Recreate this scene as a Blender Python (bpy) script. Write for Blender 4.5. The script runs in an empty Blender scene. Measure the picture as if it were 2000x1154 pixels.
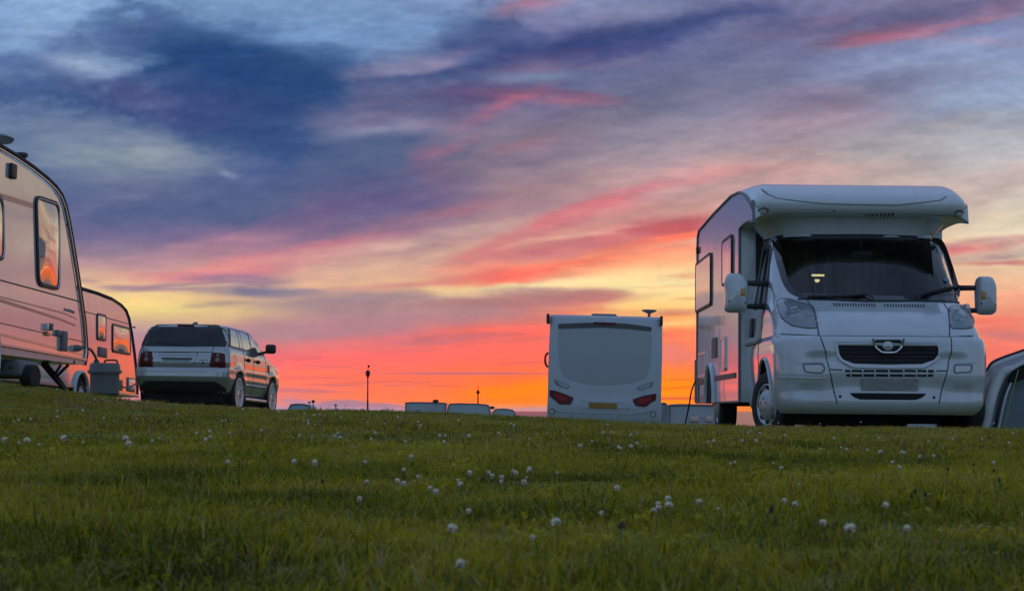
import bpy, bmesh, math, random
import numpy as np
from mathutils import Vector, Matrix
random.seed(7); np.random.seed(7)
R = math.radians
# ------------------------------------------------------------------ camera, world, exposure
F = 3500.0            # focal length in units of a 2000 px wide frame
EYE = 802.0           # row of the eye-level line in that frame
PITCH = math.atan((EYE - 577) / F)
CAMZ = 0.25
SKYB = 1.05           # brightness of the dusk sky above and behind
sc = bpy.context.scene
col = sc.collection
cam_d = bpy.data.cameras.new('camera'); cam = bpy.data.objects.new('camera', cam_d); col.objects.link(cam)
cam.location = (0, 0, CAMZ); cam.rotation_euler = (R(90) + PITCH, 0, 0)
cam_d.sensor_width = 36; cam_d.lens = 36 * F / 2000; cam_d.clip_start = .05; cam_d.clip_end = 60000
cam_d.dof.use_dof = True; cam_d.dof.focus_distance = 15; cam_d.dof.aperture_fstop = 15
sc.camera = cam
world = bpy.data.worlds.new('World'); sc.world = world; world.use_nodes = True
nt = world.node_tree; bgn = nt.nodes['Background']
st = nt.nodes.new('ShaderNodeTexSky'); st.sky_type = 'NISHITA'; st.sun_disc = False
st.sun_elevation = R(0.6); st.sun_rotation = R(4)
nt.links.new(st.outputs[0], bgn.inputs[0]); bgn.inputs[1].default_value = .05
sc.view_settings.view_transform = 'Standard'; sc.view_settings.look = 'None'
sc.view_settings.exposure = 0; sc.view_settings.gamma = 1; sc.view_settings.use_curve_mapping = False
# ------------------------------------------------------------------ SKY
# colours of the dusk sky as a function of direction (given as view-angle units, 3500 per radian)
def _h(ix, iy, s):
    n = (ix.astype(np.int64) * 374761393 + iy.astype(np.int64) * 668265263 + s * 1274126177) & 0xffffffff
    n = ((n ^ (n >> 13)) * 1103515245) & 0xffffffff
    n = ((n ^ (n >> 15)) * 2246822519) & 0xffffffff
    return ((n ^ (n >> 16)) & 0xffffff) / float(0xffffff)
def vnoise(x, y, s=0):
    ix = np.floor(x); iy = np.floor(y); fx = x - ix; fy = y - iy
    fx = fx * fx * fx * (fx * (fx * 6 - 15) + 10); fy = fy * fy * fy * (fy * (fy * 6 - 15) + 10)
    a = _h(ix, iy, s); b = _h(ix + 1, iy, s); c = _h(ix, iy + 1, s); d = _h(ix + 1, iy + 1, s)
    return (a + (b - a) * fx) * (1 - fy) + (c + (d - c) * fx) * fy
def fbm(x, y, s=0, o=4, g=.5):
    t = np.zeros_like(x); a = 1.; w = 0.
    for i in range(o):
        t += a * vnoise(x * 1.0 + 17.3 * i, y + 9.1 * i, s + i); w += a; a *= g; x = x * 2.03; y = y * 2.03
    return t / w - .5
SKX = [-3500, -1500, -500, 0, 250, 500, 750, 1000, 1250, 1500, 1750, 2000, 2500, 3200, 4600]
SKY_ROWS = [
 (0,   [(105,135,180),(110,140,185),(124,156,200),(134,168,212),(130,165,205),(120,150,190),(118,148,188),(135,132,170),(120,132,172),(112,114,152),(125,125,160),(122,120,158),(130,135,165),(150,150,165),(120,140,175)]),
 (100, [(85,112,155),(90,110,155),(95,115,155),(95,120,165),(75,98,145),(50,82,132),(92,112,155),(80,92,138),(95,102,145),(114,118,155),(122,126,164),(132,146,184),(140,150,175),(165,165,170),(125,140,172)]),
 (200, [(80,105,148),(80,100,145),(84,106,148),(92,114,154),(84,106,150),(76,96,142),(104,104,142),(112,106,142),(118,122,152),(128,130,160),(134,144,176),(150,165,192),(175,172,172),(200,182,165),(130,138,165)]),
 (300, [(90,108,145),(90,108,145),(88,108,148),(95,115,150),(105,122,148),(68,88,138),(84,94,132),(138,125,140),(158,142,152),(162,144,154),(172,164,168),(180,180,186),(200,190,170),(225,200,160),(135,135,155)]),
 (400, [(100,105,140),(98,108,145),(95,108,148),(98,112,150),(104,110,146),(92,104,144),(98,94,134),(165,132,142),(192,148,146),(204,158,150),(204,172,160),(218,202,184),(225,200,170),(222,192,160),(140,130,148)]),
 (460, [(125,115,140),(115,112,145),(115,110,146),(120,112,148),(124,108,144),(132,106,142),(158,122,142),(192,150,146),(214,148,134),(232,176,144),(228,194,164),(236,218,186),(228,190,160),(215,176,152),(150,132,145)]),
 (510, [(150,130,140),(150,125,145),(175,140,150),(190,150,152),(190,148,152),(198,144,150),(206,165,150),(220,158,136),(242,160,122),(252,212,148),(244,208,166),(236,204,168),(224,172,154),(212,168,158),(160,130,140)]),
 (560, [(175,145,140),(200,165,145),(232,195,155),(238,200,155),(236,196,150),(222,172,144),(222,178,146),(246,196,146),(255,236,168),(255,228,160),(250,200,150),(244,184,148),(222,152,142),(212,158,150),(165,125,135)]),
 (605, [(180,145,135),(215,180,140),(242,214,145),(246,218,140),(242,214,138),(214,182,140),(170,138,142),(196,124,120),(252,206,128),(255,214,132),(250,180,125),(242,152,122),(228,146,130),(220,158,148),(170,120,130)]),
 (650, [(175,130,135),(190,140,145),(185,145,150),(168,138,158),(180,142,152),(196,140,142),(214,122,130),(248,112,104),(252,134,98),(250,150,100),(245,140,105),(240,130,112),(244,134,108),(236,148,128),(170,115,125)]),
 (700, [(170,120,135),(195,120,140),(205,122,142),(212,122,140),(222,120,130),(244,112,116),(255,112,106),(255,112,94),(252,128,92),(250,125,85),(246,120,95),(246,122,106),(252,122,62),(250,120,75),(170,112,120)]),
 (745, [(165,125,140),(215,125,130),(232,126,130),(240,130,128),(246,128,118),(254,124,104),(255,120,88),(255,122,62),(252,146,48),(250,130,56),(252,130,75),(254,142,100),(252,130,50),(245,120,65),(165,115,125)]),
 (785, [(155,130,150),(200,140,155),(205,145,160),(205,148,165),(212,146,160),(232,136,132),(254,128,84),(255,132,44),(255,152,26),(250,132,48),(250,135,72),(250,150,112),(245,130,60),(235,125,80),(150,120,140)]),
 (803, [(135,125,155),(160,140,170),(165,152,182),(168,158,190),(172,156,188),(184,154,182),(200,150,168),(226,152,150),(244,150,84),(240,135,70),(235,140,95),(225,145,130),(220,130,90),(205,125,110),(135,120,145)]),
]
# streaks and banks of cloud: cx, cy, half-length, half-height, tilt in degrees (up to the right), colour, strength, edge, ragged, bend
SK = [
 (40,60,170,75,3,(140,172,212),.75,.9,.2,0), (640,15,300,42,0,(126,158,200),.7,.8,.2,0), (610,70,150,26,-8,(128,162,205),.8,.9,.2,0), (800,60,130,30,14,(124,156,200),.75,.9,.25,0),
 (150,105,150,30,20,(82,98,146),.55,.9,.9,0),
   (380,215,160,42,-8,(66,72,128),.45,1,.3,0),(250,185,100,22,-14,(84,84,132),.5,1,.4,0),
 (160,128,66,15,-6,(154,176,204),.8,1,.8,0),(235,135,46,12,14,(148,172,205),.6,1,.9,0),(330,150,50,10,16,(80,100,146),.3,1,.6,0),
 (215,290,170,30,-6,(168,178,180),.6,1.1,.6,0),(260,262,110,16,-20,(130,140,165),.55,1,.6,0),(200,320,120,20,0,(150,162,170),.45,1.1,.6,0),(130,260,110,18,-4,(108,124,158),.5,1,.5,0),
 (445,338,16,5,-14,(170,180,202),.5,1,.5,0),
 (700,400,180,50,8,(100,96,138),.4,.9,.2,0),
  (740,240,110,14,-2,(160,152,176),.7,1,.5,0),(700,258,80,12,6,(140,146,172),.5,1,.5,0),(718,232,60,8,6,(100,96,132),.5,1,.4,0),
 (740,133,70,9,6,(168,142,164),.6,1.1,.5,0),(840,124,80,8,8,(142,150,182),.65,1,.5,0),(860,116,60,10,14,(160,128,160),.4,1,.5,0),
  (985,205,90,10,24,(170,104,130),.75,1,.35,0),(1080,190,110,10,-3,(176,104,128),.7,1,.35,0),(1100,181,70,7,-6,(120,86,120),.7,.9,.3,0),(905,228,70,12,10,(140,112,140),.4,1,.3,0),
 (885,278,60,9,18,(168,112,134),.6,1,.4,0),(860,300,60,8,24,(160,106,132),.5,1,.4,0),(845,330,28,36,10,(150,108,134),.5,1,.4,0),(950,255,90,14,12,(136,126,144),.5,1,.3,0),
 (1120,112,150,12,5,(92,84,128),.7,.9,.2,0),(1090,127,130,8,3,(130,110,140),.6,1,.3,0),
 (1150,45,170,16,9,(132,128,166),.6,1,.3,0),(1120,15,140,16,2,(140,150,190),.7,1,.3,0),(1045,8,60,14,10,(176,126,152),.7,1,.5,0),(1010,20,40,12,20,(160,112,140),.5,1,.5,0),
 (1060,145,120,9,2,(124,140,170),.6,1,.3,0),(1540,52,60,14,2,(84,84,122),.8,.9,.4,0),(1560,64,90,12,4,(120,110,146),.5,1,.3,0),(1650,40,40,8,2,(160,112,138),.5,1,.4,0),
 (1780,42,140,26,6,(104,104,144),.8,.8,.3,0),(1730,66,90,12,10,(150,100,126),.7,1,.3,0),(1725,74,62,8,8,(186,112,134),.75,1,.3,0),(1815,66,80,7,11,(184,120,142),.6,1,.3,0),(1900,48,90,5,10,(166,118,142),.6,1,.4,0),(1950,80,80,5,-3,(168,124,152),.5,1,.4,0),(1960,25,70,12,10,(146,108,134),.5,1,.3,0),
 (1860,110,180,30,6,(142,160,194),.6,1,.3,0),(1930,190,160,26,8,(152,170,198),.6,1,.3,0),(1850,140,110,12,2,(134,134,160),.4,1,.4,0),
 (1620,215,120,36,4,(154,126,148),.6,1,.3,0),(1600,190,130,20,8,(134,122,150),.4,1,.4,0),(1560,245,130,16,4,(182,158,170),.5,1,.3,0),(1900,270,170,30,6,(180,184,188),.6,1,.3,0),(1720,270,90,16,-4,(176,168,172),.5,1,.5,0),
 (1010,310,150,18,6,(120,108,140),.5,1,.4,0),(1060,290,120,9,8,(140,120,142),.5,1,.4,0),(1020,280,60,9,12,(176,118,132),.4,1,.4,0),
 (1400,330,140,16,12,(206,146,150),.5,1,.4,0),(1390,345,180,7,9,(196,126,134),.55,1,.5,0),(1450,318,120,12,-4,(196,158,160),.5,1,.5,0),(1590,310,170,16,-2,(176,160,160),.5,1,.5,0),(1760,300,90,14,-18,(170,158,160),.5,1,.5,0),(1950,345,150,20,12,(196,168,168),.6,1,.4,0),(1560,335,160,12,3,(206,160,152),.5,1,.4,0),
 # pink underside of the great left bank
 (560,432,110,14,14,(152,112,142),.6,1,.3,0),(640,440,40,20,30,(170,112,136),.5,1,.4,0),(800,428,150,10,14,(180,122,136),.6,1,.3,0),(720,405,150,26,12,(128,100,138),.5,1,.2,0),(850,415,120,14,12,(150,112,136),.5,1,.3,0),(920,410,70,8,8,(178,116,128),.5,1,.4,0),
 (480,470,170,14,10,(186,134,150),.6,1,.4,0),(560,500,190,14,10,(226,128,140),.75,.9,.35,0),(450,520,190,12,6,(232,150,142),.6,1,.4,0),(640,480,80,10,14,(206,126,142),.55,1,.4,0),(270,518,80,10,-2,(182,134,156),.4,1,.4,0),
 (760,475,210,10,8,(216,182,164),.6,1,.4,0),(820,500,200,10,9,(226,184,156),.6,1,.4,0),(700,520,170,8,13,(190,146,146),.5,1,.4,0),(640,540,120,9,12,(228,182,152),.6,1,.4,0),
 (420,540,130,11,2,(216,132,144),.8,.9,.3,6),(370,560,160,8,2,(150,124,144),.8,.8,.35,0),(470,545,90,9,-2,(140,116,146),.75,.8,.3,0),(260,563,70,5,-2,(170,136,146),.7,.9,.3,0),(170,551,28,4,-3,(176,136,144),.8,.9,.3,0),(500,568,110,9,1,(116,116,146),.85,.8,.3,0),(580,570,60,6,0,(130,126,150),.6,.9,.3,0),(400,558,70,3,3,(236,196,156),.6,.9,.3,0),
 (410,596,44,4,4,(150,128,140),.8,.9,.5,0),(460,591,50,3,0,(160,138,146),.6,.9,.5,0),(300,598,130,18,2,(250,222,140),.5,1,.2,0),(460,610,100,14,14,(240,208,140),.45,1,.3,0),
 (560,590,90,9,2,(160,138,146),.5,1,.3,0),(690,590,160,24,2,(164,136,142),.6,.9,.2,0),(800,600,160,26,-3,(168,134,138),.55,.9,.2,0),
 (900,560,130,10,-6,(248,206,150),.6,.9,.2,0),(1010,563,150,11,6,(255,236,176),.95,.75,.25,0),(900,573,70,12,-12,(252,214,150),.7,.8,.3,0),
 (1000,543,120,9,3,(246,118,102),.85,.9,.3,0),(880,548,120,6,5,(224,132,126),.6,1,.4,0),(760,556,120,4,3,(206,138,136),.5,1,.5,0),(940,520,150,12,7,(234,158,136),.5,1,.4,0),
 (1080,440,170,15,22,(208,106,116),.85,.8,.3,0),(1180,412,90,16,8,(206,124,130),.6,.9,.4,0),(1060,470,110,6,16,(240,176,150),.6,.9,.3,0),(1140,455,100,6,12,(240,180,154),.6,.9,.4,0),
 (1260,452,170,19,7,(194,98,110),.9,.75,.3,0),(1340,446,80,14,6,(198,96,100),.85,.8,.3,0),(1120,488,150,13,7,(200,110,118),.85,.8,.3,0),(1020,500,110,12,3,(206,120,124),.6,.9,.3,0),
 (1310,468,110,7,10,(246,120,92),.85,.9,.3,0),(1160,515,170,12,8,(250,120,98),.85,.9,.3,0),(1000,532,90,12,0,(248,110,100),.6,1,.3,0),(1180,450,60,5,8,(236,180,160),.6,.9,.8,0),(1130,462,70,4,6,(240,190,166),.6,.9,.8,0),
 (1260,548,150,20,4,(255,232,166),.75,1,.2,0),(1240,515,150,10,8,(250,196,140),.5,1,.3,0),(1345,540,40,4,2,(236,160,120),.6,1,.4,0),(1345,585,30,3,3,(214,160,110),.7,1,.4,0),(1310,560,60,2.5,2,(232,178,130),.5,1,.4,0),
 (1040,572,120,10,-1,(184,140,136),.85,.8,.35,0),(1150,580,60,11,2,(176,120,118),.9,.75,.4,0),(1090,588,120,12,2,(206,112,108),.8,.8,.3,0),(960,592,130,13,4,(190,132,130),.7,.9,.2,0),(1120,605,70,6,3,(240,130,100),.6,.9,.4,0),(1090,600,40,3,2,(255,180,120),.5,.9,.5,0),
 (1330,612,60,7,3,(206,118,104),.8,.8,.3,0),(1310,640,70,12,0,(252,190,110),.6,1,.2,0),(1340,630,60,5,6,(255,220,140),.5,1,.2,0),
 (1220,608,60,6,0,(232,140,110),.3,1,.3,0),(950,610,220,16,6,(252,112,104),.5,1,.2,0),(1000,640,150,22,2,(255,112,94),.5,1,.2,0),
 (880,660,110,9,4,(206,112,118),.75,.8,.25,0),(960,654,70,5,3,(220,108,108),.5,.9,.3,0),(820,668,80,6,3,(214,118,124),.45,1,.3,0),(1010,664,90,6,3,(232,112,104),.6,.9,.3,0),(640,640,150,16,3,(186,134,142),.4,1,.2,0),
 (900,728.5,165,3,0,(196,112,118),.85,.75,.2,0),(735,727,60,1.5,0,(226,116,110),.6,.9,.2,0),(1010,709,90,4,1,(234,110,96),.6,.9,.3,0),(960,698,50,1.5,0,(238,106,92),.6,.9,.3,0),
 (600,701,60,3,1,(232,108,112),.6,.9,.3,0),(640,716,60,3,-2,(226,112,112),.6,.9,.3,0),(620,738,80,2.5,0,(230,112,108),.6,.9,.3,0),(640,752,60,3,-1,(212,112,118),.7,.8,.3,0),(600,763,70,4,-2,(206,116,130),.7,.8,.3,0),(700,747,50,2,0,(228,112,104),.6,.9,.3,0),(780,745,60,3,-1,(222,112,100),.6,.9,.3,0),(860,745,60,2,0,(222,112,94),.6,.9,.3,0),(780,752,30,2.5,1,(206,114,108),.6,.9,.3,0),(870,753,50,1.8,0,(222,110,88),.6,.9,.3,0),(600,728,70,3,0,(255,132,84),.5,1,.3,0),(560,748,60,4,0,(255,128,90),.5,1,.3,0),
 (1000,765,90,12,1,(255,142,22),.5,1,.2,0),(1240,752,200,16,0,(255,146,20),.6,1,.2,0),(1330,740,60,3,2,(240,120,60),.5,1,.4,0),(1300,730,50,2,2,(244,124,60),.5,1,.4,0),(1320,778,60,3,0,(226,104,70),.8,.8,.3,0),(1310,757,60,3,2,(238,110,40),.5,.9,.3,0),(1300,690,60,18,-4,(236,136,136),.5,1,.3,0),(1310,650,70,8,4,(244,116,86),.6,1,.4,0),
 (760,600,260,26,-3,(166,138,146),.75,.8,.2,0),(900,596,260,20,3,(180,134,134),.75,.8,.2,0),(620,640,200,24,4,(172,136,148),.6,.9,.2,0),(740,632,180,18,2,(190,130,138),.5,.9,.2,0),(1000,586,150,11,2,(178,124,124),.8,.8,.3,0),
 (700,400,150,40,10,(102,94,136),.6,.9,.2,0), (200,440,200,50,4,(98,104,146),.5,1,.2,0),(1330,620,70,4,3,(255,170,90),.4,1,.3,0),
 # banks low on the horizon
 (665,790,52,10,3,(170,132,156),.85,.35,.15,0),(745,792,40,6.5,-3,(178,132,152),.85,.35,.15,0),(590,786,40,6,-6,(186,140,166),.8,.4,.15,0),(790,794,30,4,-2,(190,134,150),.7,.4,.2,0),(640,801,150,6,0,(176,150,182),.7,.7,.1,0),(1030,803,60,7,4,(206,150,160),.8,.6,.1,0),(950,806,160,5,0,(208,146,160),.6,.7,.1,0),
 # right edge
 (1960,476,140,10,6,(172,118,126),.9,.75,.25,0),(1900,490,70,7,4,(214,116,116),.7,.9,.3,0),(1960,500,130,8,3,(176,146,146),.85,.75,.3,0),(1930,514,120,3,0,(200,140,132),.6,.9,.4,0),(1980,514,60,4,0,(206,122,118),.6,.9,.4,0),(1930,440,150,18,3,(236,218,184),.5,1,.2,0),(1970,580,80,8,2,(240,158,132),.4,1,.3,0),
 (1970,655,70,10,-8,(206,124,124),.7,1,.3,0),(1950,640,60,6,3,(240,122,106),.6,1,.3,0),(1930,625,60,8,3,(252,112,98),.5,1,.3,0),(1960,690,80,6,0,(250,122,106),.5,1,.3,0),(1990,720,80,7,2,(255,140,100),.5,1,.3,0),(1930,570,60,30,0,(246,184,146),.3,1,.2,0),
 # beyond the frame, the same kind of cloud
 (2700,420,300,14,4,(186,134,140),.8,.8,.35,0),(2500,350,260,12,8,(206,160,150),.6,.9,.4,0),(2900,300,340,16,6,(200,150,140),.5,.9,.4,0),(2750,520,280,12,3,(196,120,126),.8,.8,.35,0),(3100,600,300,10,2,(220,110,100),.7,.8,.35,0),(2550,610,160,8,3,(250,190,120),.7,.9,.3,0),(2800,660,260,9,1,(214,104,98),.7,.8,.3,0),(2900,560,300,10,4,(250,190,140),.6,.9,.4,0),
 (3000,395,260,9,5,(150,120,140),.9,.8,.5,0),(3250,440,240,14,3,(160,130,140),.85,.8,.5,0),(2900,470,240,8,6,(244,214,180),.8,.8,.4,0),(3100,350,300,10,6,(186,120,116),.8,.8,.4,0),(3300,545,220,12,3,(250,200,150),.8,.8,.4,0),(3000,620,300,14,3,(176,104,116),.8,.8,.4,0),(3200,690,260,12,1,(255,190,130),.9,.8,.3,0),
 (-400,250,420,50,-14,(60,84,134),.7,.8,.4,0),(-500,420,300,30,4,(130,112,146),.6,.9,.3,0),(-400,540,260,12,4,(150,126,146),.7,.8,.3,0),
]
SHP = [  # cloud banks given by their outline: points, softness, raggedness, colour, strength
 ([(120,100),(140,50),(190,18),(280,4),(370,20),(440,36),(500,56),(560,82),(600,97),(640,86),(690,58),(745,48),(722,84),(688,108),(706,138),(684,170),(690,212),(662,240),(628,268),(612,312),(560,310),(470,292),(380,272),(300,250),(285,212),(235,190),(180,158),(240,138),(190,110)], 26, 56, (48,80,128), .76),
 ([(270,60),(360,42),(450,60),(540,92),(620,116),(665,130),(655,190),(600,235),(520,235),(420,210),(330,170),(280,120)], 70, 30, (38,70,120), .85),
 ([(-300,60),(0,116),(70,126),(130,142),(185,168),(245,200),(320,222),(430,244),(560,268),(600,300),(480,294),(380,276),(280,256),(180,234),(110,214),(40,204),(-300,190)], 20, 42, (56,82,130), .85),
 ([(640,264),(690,250),(760,249),(850,257),(905,272),(880,300),(850,322),(832,350),(850,388),(800,412),(720,428),(640,446),(560,450),(440,440),(300,430),(200,420),(330,380),(480,370),(580,345),(590,312)], 26, 30, (80,96,134), .8),
 ([(590,240),(700,175),(820,165),(900,160),(960,200),(900,240),(780,232),(690,236),(640,262)], 28, 28, (90,94,132), .6),
 ([(690,145),(800,140),(900,132),(1000,122),(1060,120),(1000,142),(900,152),(800,166),(690,168)], 16, 14, (66,82,128), .75),
 ([(850,95),(868,55),(890,28),(940,14),(1000,28),(1040,66),(1060,104),(1010,128),(930,138),(880,132),(900,112)], 20, 42, (60,78,128), .85),
 ([(960,112),(1040,92),(1120,66),(1200,48),(1262,44),(1330,28),(1400,14),(1490,12),(1550,28),(1420,44),(1340,70),(1290,96),(1190,112),(1080,124),(980,124)], 16, 14, (58,72,122), .82),
 ([(1100,118),(1060,108),(1120,72),(1210,62),(1290,66),(1250,96),(1180,108)], 20, 10, (52,66,118), .6),
 ([(820,190),(900,163),(960,162),(1010,172),(1064,186),(1010,196),(965,212),(880,206)], 18, 14, (86,76,120), .75),
 ([(1440,30),(1560,10),(1700,30),(1760,60),(1600,78),(1480,72)], 30, 20, (104,106,146), .5),
 ([(1690,36),(1800,22),(1960,6),(2040,0),(1960,28),(1860,50),(1740,68)], 16, 14, (102,100,140), .65),
]
def poly_sd(x, y, P):
    d = np.full(x.shape, 1e9); ins = np.zeros(x.shape, bool); n = len(P)
    for i in range(n):
        ax, ay = P[i - 1]; bx, by = P[i]; ex, ey = bx - ax, by - ay
        t = np.clip(((x - ax) * ex + (y - ay) * ey) / (ex * ex + ey * ey + 1e-9), 0, 1)
        d = np.minimum(d, np.hypot(x - ax - t * ex, y - ay - t * ey))
        c = ((ay > y) != (by > y)) & (x < (bx - ax) * (y - ay) / (by - ay + (1e-9 if by == ay else 0)) + ax); ins ^= c
    return np.where(ins, d, -d)
def R_(d): return d * math.pi / 180
def sky_srgb(px, py, detail=True):
    wx = px + 60 * fbm(px / 330, py / 120, 3, 5, .55) * np.clip((820 - py) / 500, .06, 1)
    sl = np.clip((800 - py) / 600, 0, 1)
    wy = py + 30 * fbm(px / 300, py / 85, 8, 5, .55) * np.clip((812 - py) / 420, .03, 1)
    # base grid
    X = np.clip(wx, SKX[0], SKX[-1]); ys = np.array([r[0] for r in SKY_ROWS], float)
    G = np.array([r[1] for r in SKY_ROWS], float)
    Y = np.clip(wy, ys[0], ys[-1])
    j = np.clip(np.searchsorted(ys, Y, side='right') - 1, 0, len(ys) - 2)
    xs = np.array(SKX, float); i = np.clip(np.searchsorted(xs, X, side='right') - 1, 0, len(xs) - 2)
    fy = (Y - ys[j]) / (ys[j + 1] - ys[j]); fx = (X - xs[i]) / (xs[i + 1] - xs[i])
    fx = fx * fx * (3 - 2 * fx)
    fx = fx[..., None]; fy = fy[..., None]
    C = (G[j, i] * (1 - fx) + G[j, i + 1] * fx) * (1 - fy) + (G[j + 1, i] * (1 - fx) + G[j + 1, i + 1] * fx) * fy
    # features
    rag = fbm(px / 46 + 3, py / 17, 21, 5, .62); rag2 = fbm(px / 130, py / 30, 31, 4, .55)
    qx = px + 40 * fbm(px / 160, py / 60, 41, 4) * np.clip((830 - py) / 400, .1, 1)
    qy = py + 26 * fbm(px / 190, py / 48, 51, 4, .55) * np.clip((812 - py) / 400, .03, 1)
    bill = fbm(px / 62, py / 36, 141, 6, .62); bill2 = fbm(px / 150, py / 70, 151, 4, .5)
    for P, soft, rg, col, al in SHP:
        m = soft * 2 + rg * 2; X0, X1 = min(p[0] for p in P) - m, max(p[0] for p in P) + m; Y0, Y1 = min(p[1] for p in P) - m, max(p[1] for p in P) + m
        msk = (px > X0) & (px < X1) & (py > Y0) & (py < Y1)
        if not msk.any(): continue
        d = poly_sd(px[msk] + bill2[msk] * rg, py[msk], P) + rg * (2.1 * bill[msk] + .8 * bill2[msk])
        w = np.clip(.5 + d / soft * .5, 0, 1); w = w * w * (3 - 2 * w) * al
        C[msk] = C[msk] * (1 - w[:, None]) + np.array(col, float) * w[:, None]
    for (cx, cy, sx, sy, a, col, al, ed, rg, bd) in SK:
        if cy < 560: sx, sy, ed = sx * 1.06, sy * 1.12, ed * (1.35 if cy < 380 else 1.1)
        t = math.radians(a); m = max(sx, sy) * 1.9 + 60
        msk = (np.abs(px - cx) < m) & (np.abs(py - cy) < m)
        if not msk.any(): continue
        dx = qx[msk] - cx; dy = qy[msk] - cy
        u = dx * math.cos(t) - dy * math.sin(t); v = dx * math.sin(t) + dy * math.cos(t)
        v = v + bd * (u / sx) ** 2
        r = np.sqrt((u / sx) ** 2 + (v / sy) ** 2) + rg * (1.5 * rag[msk] + 1.1 * rag2[msk])
        ed = max(ed, .35) * (1.25 if cy < 640 else 1); w = np.clip((1 + ed * .6 - r) / (ed * 1.15 + .02), 0, 1); w = (w * w * (3 - 2 * w) * al * (np.clip(.85 + 1.7 * rag2[msk] + .7 * rag[msk], .3 if cy < 380 else .6, 1.1) if cy < 640 else 1))[:, None]; w = np.minimum(w, 1)
        C[msk] = C[msk] * (1 - w) + np.array(col, float) * w
    # feathered diagonal banding of the high cloud
    t = R_(14.); u = px * math.cos(t) - py * math.sin(t); v = px * math.sin(t) + py * math.cos(t)
    b = fbm(u / 420, v / 66, 91, 5, .56) ; b2 = fbm(px / 120, py / 60, 95, 5, .62)
    k = np.clip((600 - py) / 200, 0, 1)
    lum = C.mean(-1, keepdims=True)
    kd = k * np.clip((px - 800) / 400, .12, 1); C = C * (1 + (.27 * b * kd)[..., None])
    m = np.clip(-b * 2.2, 0, 1) * k * np.clip((py - 120) / 250, 0, 1) * np.clip((px - 500) / 500, 0, 1) * .55
    C = C * (1 - m[..., None]) + (np.array((.98, .80, .84)) * lum) * m[..., None]
    tl = np.clip((560 - px) / 350, 0, 1) * np.clip((360 - py) / 200, 0, 1)
    rg3 = fbm(px / 60, py / 30, 97, 6, .66)
    m = np.clip(rg3 * 3.6 - .2, 0, 1) * tl * .3
    C = C * (1 - m[..., None]) + np.array((134., 158, 190)) * m[..., None]
    m = np.clip(-rg3 * 3.4 - .2, 0, 1) * tl * .3
    C = C * (1 - m[..., None]) + np.array((66., 88, 134)) * m[..., None]
    if detail:   # fine wisps, stretched along the sky
        f = fbm(px / 70 + py / 160, py / 16, 61, 5, .6) * np.clip((830 - py) / 350, .25, 1)
        g2 = fbm(px / 24, py / 10, 71, 4, .6)
        up = np.clip((420 - py) / 400, 0, 1)
        C = C * (1 + .14 * f[..., None]) + (np.array((9., 3., -5.)) * (f * 1.3)[..., None])
        C = C * (1 + (.11 * g2 * (.2 + up))[..., None])
    return C
def sky_lin(az, el):
    """az 0 = straight ahead, positive to the right; el up from the horizon; radians -> linear rgb"""
    s = np.sign(az); a = np.abs(az)
    px = 1000 + F * s * np.where(a < .4, np.tan(np.minimum(a, .4)), math.tan(.4) + (a - .4))
    py0 = 577 - F * np.tan(np.clip(el - PITCH, -1.3, .32)) - F * np.clip(el - PITCH - .32, 0, 2)
    py = EYE - (EYE - py0) / np.cos(np.minimum(a, .4))
    C = np.clip(sky_srgb(px, py), 4, 255) / 255.
    L = np.where(C < .04045, C / 12.92, ((C + .055) / 1.055) ** 2.4)
    # the picture clips the red of the afterglow; the sky itself goes on
    L[..., 0] *= 1 + .7 * np.clip((C[..., 0] - .965) / .035, 0, 1)
    # rest of the dome: clear-ish blue dusk above and behind, paler than the cloud bank in front
    back = np.clip((a - .95) / 1.1, 0, 1); back = back * back * (3 - 2 * back)
    up = np.clip((el - .23) / .45, 0, 1); up = up * up * (3 - 2 * up)
    n = .5 + fbm(az * 3.2, el * 7, 81, 4)
    hz = np.exp(-(np.maximum(el, 0) / .36) ** 1.6)[..., None]
    D = np.array((.21, .30, .50)) * SKYB * (.6 + .8 * n)[..., None]
    D = D * (1 - hz) + np.array((.30, .45, .62)) * SKYB * hz
    k = np.maximum(back, up)[..., None]
    return L * (1 - k) + D * k
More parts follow.
